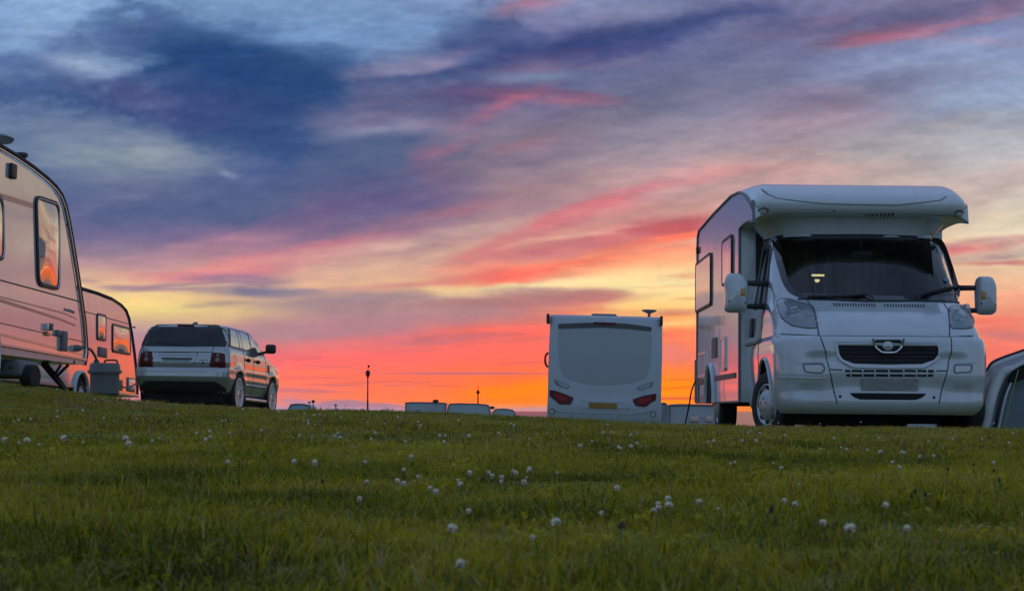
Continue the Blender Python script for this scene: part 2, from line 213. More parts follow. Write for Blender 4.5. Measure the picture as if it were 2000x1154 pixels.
def build_sky():
    def ax(parts):
        o = []
        for a, b, n in parts: o += list(np.linspace(a, b, n, endpoint=False))
        return np.array(o)
    az = ax([(-math.pi, -.5, 120), (-.5, -.31, 60), (-.31, .31, 620), (.31, .75, 200), (.75, math.pi, 110)])
    el = np.append(ax([(-.012, .242, 290), (.242, .45, 60), (.45, 1.54, 40)]), 1.54)
    A, E = np.meshgrid(az, el)
    L = sky_lin(A, E); RAD = 40000.
    P = np.stack([np.sin(A) * np.cos(E), np.cos(A) * np.cos(E), np.sin(E)], -1) * RAD
    n, m = len(az), len(el)
    V = P.reshape(-1, 3); Cc = L.reshape(-1, 3)
    V = np.vstack([V, [[0, 0, RAD]]]); Cc = np.vstack([Cc, L[-1].mean(0)[None]])
    I, J = np.meshgrid(np.arange(n), np.arange(m - 1)); I2 = (I + 1) % n
    Q = np.stack([J * n + I, (J + 1) * n + I, (J + 1) * n + I2, J * n + I2], -1).reshape(-1, 4)
    top = [((m - 1) * n + i, m * n, (m - 1) * n + (i + 1) % n) for i in range(n)]
    me = bpy.data.meshes.new('sky'); me.from_pydata(V.tolist(), [], Q.tolist() + top)
    at = me.color_attributes.new('sky_colour', 'FLOAT_COLOR', 'POINT')
    at.data.foreach_set('color', np.hstack([Cc, np.ones((len(Cc), 1))]).astype(np.float32).ravel())
    me.polygons.foreach_set('use_smooth', [True] * len(me.polygons))
    m_ = bpy.data.materials.new('dusk_sky'); m_.use_nodes = True; N = m_.node_tree; N.nodes.clear()
    o = N.nodes.new('ShaderNodeOutputMaterial'); e = N.nodes.new('ShaderNodeEmission'); a = N.nodes.new('ShaderNodeAttribute'); a.attribute_name = 'sky_colour'
    N.links.new(a.outputs['Color'], e.inputs[0]); N.links.new(e.outputs[0], o.inputs[0])
    m_.cycles.emission_sampling = 'NONE'
    me.materials.append(m_)
    ob = bpy.data.objects.new('sky', me); col.objects.link(ob); ob['kind'] = 'structure'
    return ob
build_sky()
# ------------------------------------------------------------------ helpers
def W(px, py, D):
    """point of the place seen at pixel (px,py) of the 2000 px frame, D metres ahead"""
    x = (px - 1000) / F; u = (577 - py) / F
    dy = math.cos(PITCH) - math.sin(PITCH) * u; dz = math.sin(PITCH) + math.cos(PITCH) * u
    t = D / dy
    return Vector((x * t, D, CAMZ + dz * t))
def node_mat(name): 
    m = bpy.data.materials.new(name); m.use_nodes = True
    return m, m.node_tree, m.node_tree.nodes['Principled BSDF']
def mat(name, c, rough=.5, metal=0., ior=1.5, coat=0., var=.06, scale=6., bump=0., bscale=40., dirt=0., dirtcol=(.12,.11,.09), emit=None, es=0., trans=0., spec=.5):
    m, t, b = node_mat(name); N = t.nodes; Lk = t.links
    tc = N.new('ShaderNodeTexCoord'); nz = N.new('ShaderNodeTexNoise'); nz.inputs['Scale'].default_value = scale; nz.inputs['Detail'].default_value = 6; nz.inputs['Roughness'].default_value = .65
    Lk.new(tc.outputs['Object'], nz.inputs['Vector'])
    mx = N.new('ShaderNodeMix'); mx.data_type = 'RGBA'
    mx.inputs['A'].default_value = (*[v * (1 - var) for v in c], 1); mx.inputs['B'].default_value = (*[min(1, v * (1 + var)) for v in c], 1)
    Lk.new(nz.outputs['Fac'], mx.inputs['Factor']); last = mx.outputs['Result']
    if dirt > 0:
        n2 = N.new('ShaderNodeTexNoise'); n2.inputs['Scale'].default_value = scale * .45; n2.inputs['Detail'].default_value = 9; n2.inputs['Roughness'].default_value = .72
        mp = N.new('ShaderNodeMapping'); mp.inputs['Scale'].default_value = (2.2, 2.2, .6); Lk.new(tc.outputs['Object'], mp.inputs[0]); Lk.new(mp.outputs[0], n2.inputs['Vector'])
        rp = N.new('ShaderNodeMapRange'); rp.inputs['From Min'].default_value = .48; rp.inputs['From Max'].default_value = .78; rp.inputs['To Max'].default_value = dirt
        Lk.new(n2.outputs['Fac'], rp.inputs[0])
        m2 = N.new('ShaderNodeMix'); m2.data_type = 'RGBA'; m2.inputs['B'].default_value = (*dirtcol, 1)
        Lk.new(rp.outputs[0], m2.inputs['Factor']); Lk.new(last, m2.inputs['A']); last = m2.outputs['Result']
        ra = N.new('ShaderNodeMath'); ra.operation = 'MULTIPLY_ADD'; ra.inputs[1].default_value = .5; ra.inputs[2].default_value = rough
        Lk.new(rp.outputs[0], ra.inputs[0]); Lk.new(ra.outputs[0], b.inputs['Roughness'])
    else:
        b.inputs['Roughness'].default_value = rough
    Lk.new(last, b.inputs['Base Color'])
    b.inputs['Metallic'].default_value = metal; b.inputs['IOR'].default_value = ior; b.inputs['Specular IOR Level'].default_value = spec
    b.inputs['Coat Weight'].default_value = coat; b.inputs['Coat Roughness'].default_value = .04
    if trans: b.inputs['Transmission Weight'].default_value = trans
    if bump > 0:
        n3 = N.new('ShaderNodeTexNoise'); n3.inputs['Scale'].default_value = bscale; n3.inputs['Detail'].default_value = 3
        Lk.new(tc.outputs['Object'], n3.inputs['Vector'])
        bp = N.new('ShaderNodeBump'); bp.inputs['Strength'].default_value = 1; bp.inputs['Distance'].default_value = bump
        Lk.new(n3.outputs['Fac'], bp.inputs['Height']); Lk.new(bp.outputs[0], b.inputs['Normal']); Lk.new(bp.outputs[0], b.inputs['Coat Normal'])
    if emit: b.inputs['Emission Color'].default_value = (*emit, 1); b.inputs['Emission Strength'].default_value = es; m.cycles.emission_sampling = 'NONE'
    return m
def tag(o, label=None, cat=None, group=None, kind=None):
    if label: o['label'] = label
    if cat: o['category'] = cat
    if group: o['group'] = group
    if kind: o['kind'] = kind
    return o
def thing(name, label, cat, M=None, group=None):
    o = bpy.data.objects.new(name, None); o.empty_display_size = .2; col.objects.link(o)
    if M is not None: o.matrix_world = M
    return tag(o, label, cat, group)
def link(name, me, m=None, parent=None):
    o = bpy.data.objects.new(name, me); col.objects.link(o)
    if m is not None and not me.materials:
        for q in (m if isinstance(m, (list, tuple)) else [m]): me.materials.append(q)
    if parent is not None: o.parent = parent
    return o
def copy_tree(o, parent=None):
    c = o.copy(); col.objects.link(c)
    if parent is not None: c.parent = parent; c.matrix_parent_inverse = Matrix()
    for ch in list(o.children): copy_tree(ch, c)
    return c
class MB:
    def __init__(s): s.v = []; s.f = []; s.sm = []; s.mi = []; s.cm = 0
    def add(s, vs, fs, smooth=False):
        k = len(s.v); s.v += [tuple(v) for v in vs]
        for f in fs: s.f.append([k + i for i in f]); s.sm.append(smooth); s.mi.append(s.cm)
        return s
    def box(s, a, b, bev=0.):
        (x0, y0, z0), (x1, y1, z1) = a, b
        if bev <= 0:
            vs = [(x, y, z) for z in (z0, z1) for x, y in ((x0, y0), (x1, y0), (x1, y1), (x0, y1))]
            return s.add(vs, [(3,2,1,0),(4,5,6,7),(0,1,5,4),(1,2,6,5),(2,3,7,6),(3,0,4,7)])
        bm = bmesh.new(); bmesh.ops.create_cube(bm, size=1)
        for v in bm.verts: v.co = Vector(((x0+x1)/2 + v.co.x*(x1-x0), (y0+y1)/2 + v.co.y*(y1-y0), (z0+z1)/2 + v.co.z*(z1-z0)))
        bmesh.ops.bevel(bm, geom=bm.edges[:], offset=bev, segments=3, affect='EDGES', profile=.5)
        s.addbm(bm, True); return s
    def addbm(s, bm, smooth=False, M=None):
        bm.verts.index_update()
        s.add([(M @ v.co) if M else v.co[:] for v in bm.verts], [[v.index for v in f.verts] for f in bm.faces], smooth); bm.free(); return s
    def tube(s, pts, r, n=8, cap=True, smooth=True):
        pts = [Vector(p) for p in pts]; rs = r if isinstance(r, (list, tuple)) else [r] * len(pts)
        vs = []; fs = []; up = None
        for i, p in enumerate(pts):
            d = (pts[min(i + 1, len(pts) - 1)] - pts[max(i - 1, 0)]); d = d.normalized() if d.length > 1e-9 else Vector((0, 0, 1))
            if up is None: up = Vector((0, 0, 1)) if abs(d.z) < .9 else Vector((1, 0, 0))
            a = d.cross(up).normalized(); bb = a.cross(d).normalized(); up = bb
            for k in range(n):
                t = 2 * math.pi * k / n; vs.append(p + a * (rs[i] * math.cos(t)) + bb * (rs[i] * math.sin(t)))
        for i in range(len(pts) - 1):
            for k in range(n): fs.append((i*n+k, i*n+(k+1)%n, (i+1)*n+(k+1)%n, (i+1)*n+k))
        s.add(vs, fs, smooth)
        if cap: s.add([vs[k] for k in range(n)], [tuple(range(n))]); s.add([vs[-n + k] for k in range(n)], [tuple(range(n))[::-1]])
        return s
    def lathe(s, prof, n=32, M=None, smooth=True, close=True):
        """prof: (r, h) pairs, axis +z, then M"""
        vs = []; fs = []
        for (r, h) in prof:
            for k in range(n):
                t = 2 * math.pi * k / n; v = Vector((r * math.cos(t), r * math.sin(t), h)); vs.append(M @ v if M else v)
        for i in range(len(prof) - 1):
            for k in range(n): fs.append((i*n+k, i*n+(k+1)%n, (i+1)*n+(k+1)%n, (i+1)*n+k))
        if close: fs.append(tuple(range(n))[::-1]); fs.append(tuple(len(vs) - n + k for k in range(n)))
        return s.add(vs, fs, smooth)
    def prism(s, poly, fn0, fn1, smooth=False):
        """poly of 2-D points mapped by fn0 / fn1 to the two end caps"""
        a = [fn0(*p) for p in poly]; b = [fn1(*p) for p in poly]; n = len(poly)
        s.add(a + b, [tuple(range(n))[::-1], tuple(range(n, 2 * n))]); s.add(a + b, [(i, (i+1)%n, n+(i+1)%n, n+i) for i in range(n)], smooth); return s
    def build(s, name, m, parent=None):
        me = bpy.data.meshes.new(name); me.from_pydata([tuple(v) for v in s.v], [], s.f)
        bm = bmesh.new(); bm.from_mesh(me)
        for f, q, k in zip(bm.faces, s.sm, s.mi): f.smooth = q; f.material_index = k
        bmesh.ops.remove_doubles(bm, verts=bm.verts, dist=1e-5)
        bmesh.ops.recalc_face_normals(bm, faces=bm.faces)
        for e in bm.edges:
            lf = e.link_faces
            if len(lf) == 2 and (not lf[0].smooth or not lf[1].smooth or e.calc_face_angle(0) > R(38)): e.smooth = False
        bm.to_mesh(me); bm.free()
        return link(name, me, m, parent)
def rnd(poly, r, n=5):
    """round the corners of a 2-D polygon"""
    out = []; N = len(poly)
    for i in range(N):
        p = Vector(poly[i]); a = Vector(poly[i-1]); b = Vector(poly[(i+1) % N])
        da = a - p; db = b - p; rr = min(r, da.length * .45, db.length * .45)
        A = p + da.normalized() * rr; B = p + db.normalized() * rr
        for k in range(n + 1):
            t = k / n; q = A * (1-t)**2 + p * (2*t*(1-t)) + B * t*t; out.append((q.x, q.y))
    return out
def inset(poly, k):
    """shrink a 2-D polygon inwards by k (same vertex count)"""
    N = len(poly); ar = sum(poly[i][0]*poly[(i+1)%N][1] - poly[(i+1)%N][0]*poly[i][1] for i in range(N)); sg = 1 if ar > 0 else -1
    out = []
    for i in range(N):
        a = Vector(poly[i-1]); p = Vector(poly[i]); b = Vector(poly[(i+1)%N])
        d1 = (p - a); d2 = (b - p)
        if d1.length < 1e-7: d1 = d2
        if d2.length < 1e-7: d2 = d1
        n1 = Vector((-d1.y, d1.x)).normalized(); n2 = Vector((-d2.y, d2.x)).normalized(); n = (n1 + n2)
        n = n.normalized() if n.length > 1e-6 else n1
        out.append((p.x + n.x * k * sg, p.y + n.y * k * sg))
    return out
def surf_n(S, a, b, out):
    e = .004; p = S(a, b); n = (S(a + e, b) - S(a - e, b)).cross(S(a, b + e) - S(a, b - e))
    if n.length < 1e-12: return Vector(out)
    n.normalize(); return n if n.dot(Vector(out)) > 0 else -n
def patch(name, poly, S, out, m, parent, off=.004, step=.08, back=.006, bulge=0.):
    """thin solid sheet of outline poly lying on the surface S(a,b), standing proud by off"""
    bm = bmesh.new(); bm.faces.new([bm.verts.new((p[0], p[1], 0)) for p in poly])
    for ax in (0, 1):
        lo = min(p[ax] for p in poly); hi = max(p[ax] for p in poly); c = lo + step
        while c < hi - 1e-4:
            nn = (1, 0, 0) if ax == 0 else (0, 1, 0)
            bmesh.ops.bisect_plane(bm, geom=bm.verts[:] + bm.edges[:] + bm.faces[:], plane_co=(c, c, 0), plane_no=nn, dist=1e-6); c += step
    bmesh.ops.triangulate(bm, faces=[f for f in bm.faces if len(f.verts) > 4])
    cx = sum(p[0] for p in poly) / len(poly); cy = sum(p[1] for p in poly) / len(poly)
    wx = max(abs(p[0] - cx) for p in poly); wy = max(abs(p[1] - cy) for p in poly)
    mb = MB(); bm.verts.index_update(); top = []; low = []
    for v in bm.verts:
        n = surf_n(S, v.co.x, v.co.y, out); p = S(v.co.x, v.co.y)
        bl = bulge * max(0, 1 - ((v.co.x - cx) / wx) ** 2) * max(0, 1 - ((v.co.y - cy) / wy) ** 2) if bulge else 0
        top.append(p + n * (off + bl)); low.append(p - n * back)
    mb.add(top, [[v.index for v in f.verts] for f in bm.faces], True)
    for e in bm.edges:
        if len(e.link_faces) == 1:
            a, b = e.verts[0].index, e.verts[1].index; mb.add([top[a], top[b], low[b], low[a]], [(0, 1, 2, 3)])
    bm.free()
    return mb.build(name, m, parent)
def ring(name, outer, inner, S, out, m, parent, off=.006, back=.006, mb=None):
    mk = mb is None; mb = mb or MB(); n = len(outer)
    O = [S(*p) + surf_n(S, *p, out) * off for p in outer]; I = [S(*p) + surf_n(S, *p, out) * off for p in inner]
    Ob = [S(*p) - surf_n(S, *p, out) * back for p in outer]; Ib = [S(*p) - surf_n(S, *p, out) * back for p in inner]
    vs = O + I + Ob + Ib
    mb.add(vs, [(i, (i+1)%n, n+(i+1)%n, n+i) for i in range(n)], True)
    mb.add(vs, [(i, (i+1)%n, 2*n+(i+1)%n, 2*n+i) for i in range(n)] + [(n+i, n+(i+1)%n, 3*n+(i+1)%n, 3*n+i) for i in range(n)])
    if mk: return mb.build(name, m, parent)
def seam(mb, pts, S, out, r=.003, off=.0, n=5, sub=8):
    q = []
    for i in range(len(pts) - 1):
        for k in range(sub):
            t = k / sub; q.append((pts[i][0]*(1-t) + pts[i+1][0]*t, pts[i][1]*(1-t) + pts[i+1][1]*t))
    q.append(pts[-1])
    mb.tube([S(*p) + surf_n(S, *p, out) * off for p in q], r, n)
class Veh:
    """local frame of a vehicle and the points of it seen at given pixels"""
    def __init__(s, M): s.M = M; s.I = M.inverted()
    def ray(s, px, py):
        o = s.I @ Vector((0, 0, CAMZ)); d = (s.I @ W(px, py, 10.)) - o; return o, d
    def onY(s, px, py, fn):
        o, d = s.ray(px, py); y = fn(0, 1.)
        for _ in range(14):
            t = (y - o.y) / d.y; p = o + d * t; y = .5 * y + .5 * fn(p.x, p.z)
        t = (y - o.y) / d.y; p = o + d * t; return (p.x, p.z)
    def onX(s, px, py, fn):
        o, d = s.ray(px, py); x = fn(1., 1.)
        for _ in range(14):
            t = (x - o.x) / d.x; p = o + d * t; x = .5 * x + .5 * fn(p.y, p.z)
        t = (x - o.x) / d.x; p = o + d * t; return (p.y, p.z)
def frame(loc, yaw=0., pitch=0., roll=0.):
    """yaw turns the far end to the right, pitch lowers the far end, roll lowers the right side (degrees)"""
    return Matrix.Translation(loc) @ Matrix.Rotation(R(-yaw), 4, 'Z') @ Matrix.Rotation(R(-pitch), 4, 'X') @ Matrix.Rotation(R(roll), 4, 'Y')
def interp(tab, z, k):
    return float(np.interp(z, [t[0] for t in tab], [t[k] for t in tab]))
def spl(pts, n=8, closed=False):
    """Catmull-Rom through points"""
    P = [Vector(p) for p in pts]; out = []; N = len(P)
    for i in range(N if closed else N - 1):
        g = (lambda k: P[k % N]) if closed else (lambda k: P[min(max(k, 0), N - 1)])
        a, b, c, d = g(i-1), g(i), g(i+1), g(i+2)
        for k in range(n):
            t = k / n; out.append(.5 * ((2*b) + (c - a)*t + (2*a - 5*b + 4*c - d)*t*t + (3*b - a - 3*c + d)*t**3))
    if not closed: out.append(P[-1])
    return out
def axisM(c, d):
    """matrix taking +z onto direction d at point c"""
    return Matrix.Translation(c) @ Vector(d).normalized().to_track_quat('Z', 'Y').to_matrix().to_4x4()
# ------------------------------------------------------------------ ground
_cx = [-6.5, -3.71, -3.34, -3.12, -2.71, -1.67, -1.04, 0, 1.11, 1.86, 3.71, 7.]
_cz = [.64, .472, .440, .414, .354, .290, .291, .250, .192, .170, .154, .12]
def gz0(x, y):
    y = np.asarray(y, float); x = np.asarray(x, float)
    w = np.clip(y / 13., 0, None)
    u = x * 13. / np.maximum(y, 13.)
    zc = np.interp(np.clip(u, -6.5, 7.), _cx, _cz) + np.clip(-6.5 - u, 0, 30) * .03 - np.clip(u - 7, 0, 30) * .015
    near = np.clip(y / 13., 0, 1) ** 1.25
    z = zc * near - .030 * near - .008
    d = np.clip(y - 13., 0, None)
    # beyond the brow: falls away, sooner and further on the right
    left = np.clip((.5 - x / np.maximum(y, 13.) * 5.0) , 0, 1)      # 1 on the left
    left = left * left * (3 - 2 * left)
    drop_r = .020 * d * (1 - np.exp(-d / 2.5)) 
    drop_l = np.interp(d, [0, 3, 10, 23, 40, 90, 300], [0, .08, .12, .13, .5, 1.8, 6.])
    dr = np.interp(d, [0, 2, 5, 11, 23, 40, 90, 300], [0, .06, .17, .27, .50, .85, 2.1, 6.3])
    z = z - (drop_l * left + dr * (1 - left))
    z = z + .010 * np.sin(x * 1.7 + .6 * y) * np.sin(y * .9 + 1.3) * np.clip(y / 5, 0, 1) * np.clip((12 - y) / 3, 0, 1)
    return z
def gz(x, y): return float(gz0(x, y))
# ------------------------------------------------------------------ materials
WHITE = mat('white_gelcoat', (.56, .59, .61), .16, ior=1.5, coat=.8, var=.03, scale=3, dirt=.22, dirtcol=(.30, .29, .27), bump=.0025, bscale=2.2)
WHITE_C = mat('white_cab_paint', (.48, .52, .55), .14, ior=1.6, coat=1, var=.03, scale=4, dirt=.30, dirtcol=(.26, .24, .22), bump=.0008, bscale=7)
ALU = mat('caravan_side_enamel', (.74, .73, .72), .09, metal=.34, ior=2.1, coat=1, var=.04, scale=2, dirt=.16, dirtcol=(.33, .28, .24), bump=.0022, bscale=1.6)
BLACKP = mat('black_plastic', (.018, .018, .02), .45, var=.2, scale=20, dirt=.3, dirtcol=(.05, .045, .04))
RUBBER = mat('rubber', (.02, .019, .018), .75, var=.25, scale=30, bump=.001, bscale=120, dirt=.5, dirtcol=(.06, .055, .045))
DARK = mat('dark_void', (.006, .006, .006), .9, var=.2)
GAP = mat('panel_gap', (.03, .032, .035), .7, var=.1)
TRIM = mat('grey_trim', (.16, .17, .18), .5, var=.1, scale=20)
ALUTRIM = mat('aluminium_trim', (.62, .62, .62), .28, metal=.85, var=.06, scale=14)
CHROME = mat('chrome', (.72, .73, .75), .12, metal=1, var=.04)
SILVER = mat('silver_wheel_plastic', (.50, .51, .52), .30, metal=.45, var=.08, scale=12, dirt=.4)
GLASSD = mat('dark_tinted_glass', (.50, .48, .42), .05, metal=.7, coat=.5, var=.1)
GLASSR = mat('privacy_glass', (.022, .022, .026), .06, ior=1.45, spec=.5, var=.1)
GLASSW = mat('acrylic_caravan_window', (.62, .55, .50), .05, metal=.85, coat=1, var=.1, bump=.006, bscale=1.1)
LENS = mat('headlamp_lens', (.24, .28, .31), .08, ior=1.6, coat=1, var=.35, scale=9, bump=.004, bscale=26)
RED = mat('red_lamp_lens', (.085, .003, .004), .3, spec=.25, coat=.1, var=.3, scale=60)
CLEARL = mat('clear_lamp_lens', (.55, .53, .52), .12, coat=1, var=.3, scale=50)
AMBER = mat('amber_lens', (.50, .20, .02), .2, coat=.6, var=.2, scale=60)
YPLATE = mat('yellow_number_plate', (.27, .145, .012), .4, var=.25, scale=30)
WPLATE = mat('pale_number_plate', (.26, .26, .255), .4, var=.55, scale=22)
GREYP = mat('grey_plastic', (.155, .165, .17), .5, var=.1, scale=12, dirt=.4)
INTER = mat('cab_interior', (.03, .028, .028), .9, var=.3)
CURT = mat('cab_curtain', (.16, .155, .15), .9, var=.15, scale=3)
FRIT = mat('windscreen_black_border', (.012, .012, .014), .08, coat=.5, var=.1)
LAMP = mat('lit_cab_lamp', (1, .8, .4), .5, emit=(1., .78, .38), es=.9)
BLUEST = mat('blue_sticker', (.02, .17, .24), .4)
def glass_mat(name, tint, refl=1.0):
    m = bpy.data.materials.new(name); m.use_nodes = True; t = m.node_tree; t.nodes.clear()
    o = t.nodes.new('ShaderNodeOutputMaterial'); tr = t.nodes.new('ShaderNodeBsdfTransparent'); gl = t.nodes.new('ShaderNodeBsdfGlossy'); fr = t.nodes.new('ShaderNodeFresnel'); mx = t.nodes.new('ShaderNodeMixShader')
    tr.inputs[0].default_value = (*tint, 1); gl.inputs['Roughness'].default_value = .03; fr.inputs[0].default_value = 1.5; gl.inputs[0].default_value = (refl,) * 3 + (1,)
    t.links.new(fr.outputs[0], mx.inputs[0]); t.links.new(tr.outputs[0], mx.inputs[1]); t.links.new(gl.outputs[0], mx.inputs[2]); t.links.new(mx.outputs[0], o.inputs[0]); return m
SMUDGE = mat('smeared_plate_print', (.10, .10, .10), .5, var=.6, scale=60)
LENSB = mat('lamp_bowl', (.72, .76, .80), .25, metal=.45, var=.3, scale=14)
COVER = glass_mat('lamp_cover', (.80, .84, .86), 1.)
SCREEN = glass_mat('windscreen_glass', (.74, .80, .76)); SIDEGL = glass_mat('door_glass', (.92, 1., .62))

def wheel(parent, name, c, r, w, rr, style, d=(-1, 0, 0), rimmat=None):
    """wheel centred at c, outer face looking along d"""
    M = axisM(c, d)
    prof = [(rr * .98, -w * .5), (r * .9, -w * .5), (r * .97, -w * .42), (r, -w * .3), (r, w * .3), (r * .975, w * .42), (r * .91, w * .5), (rr * 1.06, w * .5), (rr * .99, w * .42)]
    root = MB().lathe(prof, 48, M, close=False).build(name, RUBBER, parent)
    tr = MB()
    for k in range(56):      # tread blocks
        a = 2 * math.pi * k / 56
        for h0, h1 in ((-.30, -.05), (.05, .30)):
            b = a + (.03 if h0 > 0 else 0); q = [(r * .999, b), (r * .999, b + .085), (r + .007, b + .075), (r + .007, b + .01)]
            lo = [M @ Vector((p * math.cos(t), p * math.sin(t), w * h0)) for p, t in q]; hi = [M @ Vector((p * math.cos(t), p * math.sin(t), w * h1)) for p, t in q]
            tr.add(lo + hi, [(0, 1, 2, 3), (4, 5, 6, 7), (0, 1, 5, 4), (1, 2, 6, 5), (2, 3, 7, 6), (3, 0, 4, 7)])
    tr.build('tread', RUBBER, root)
    m = rimmat or SILVER
    mb = MB()
    if style == 'cap':
        mb.lathe([(rr, w * .34), (rr * .985, w * .47), (rr * .93, w * .49), (rr * .88, w * .44), (rr * .80, w * .40), (rr * .74, w * .42)], 48, M, close=False)
        mb.build('rim', m, root)
        cp = MB(); cp.lathe([(rr * .74, w * .41), (rr * .70, w * .50), (rr * .55, w * .60), (rr * .30, w * .66), (.001, w * .67)], 48, M, close=False)
        cp.build('hub_cap', m, root)
        for k in range(8):
            hl = MB()
            a = 2 * math.pi * k / 8
            p = [(rr * .76, a - .18), (rr * .76, a + .18), (rr * .9, a + .13), (rr * .9, a - .13)]
            lo = [M @ Vector((q * math.cos(t), q * math.sin(t), w * .38)) for q, t in p]; hi = [M @ Vector((q * math.cos(t), q * math.sin(t), w * .45)) for q, t in p]
            hl.add(lo + hi, [(4, 5, 6, 7), (0, 1, 5, 4), (1, 2, 6, 5), (2, 3, 7, 6), (3, 0, 4, 7)])
            hl.build('cooling_hole', DARK, root)
        for k in range(5):
            a = 2 * math.pi * k / 5 + .3; b = MB(); b.lathe([(.011, w * .60), (.011, w * .665), (.007, w * .675)], 8, M @ Matrix.Translation((rr * .28 * math.cos(a), rr * .28 * math.sin(a), 0)))
            b.build('wheel_bolt', GAP, root)
    else:
        mb.lathe([(rr, w * .2), (rr * .99, w * .47), (rr * .95, w * .48), (rr * .91, w * .40), (rr * .91, w * .25)], 48, M, close=False)
        mb.build('rim', m, root)
        MB().lathe([(rr * .91, w * .25), (rr * .90, -w * .2), (rr * .2, -w * .22), (.01, -w * .22)], 32, M, close=False).build('rim_well', DARK, root)
        MB().lathe([(rr * .9, -w * .12), (.01, -w * .12)], 32, M, close=False).build('brake_disc', GAP, root)
        for k in range(10):
            for sgn in (-1, 1):
                a = 2 * math.pi * k / 10; q = [(rr * .18, a - .05 + sgn * .05), (rr * .18, a + .05 + sgn * .05), (rr * .93, a + sgn * .15 + .032), (rr * .93, a + sgn * .15 - .032)]
                lo = [M @ Vector((p * math.cos(t), p * math.sin(t), w * .18)) for p, t in q]; hi = [M @ Vector((p * math.cos(t), p * math.sin(t), w * (.34 if i < 2 else .44))) for i, (p, t) in enumerate(q)]
                if k % 1 == 0: MB().add(lo + hi, [(4, 5, 6, 7), (0, 1, 5, 4), (1, 2, 6, 5), (2, 3, 7, 6), (3, 0, 4, 7)]).build('spoke', m, root)
        MB().lathe([(rr * .2, w * .2), (rr * .2, w * .38), (rr * .12, w * .40), (.001, w * .40)], 20, M, close=False).build('hub', m, root)
    return root

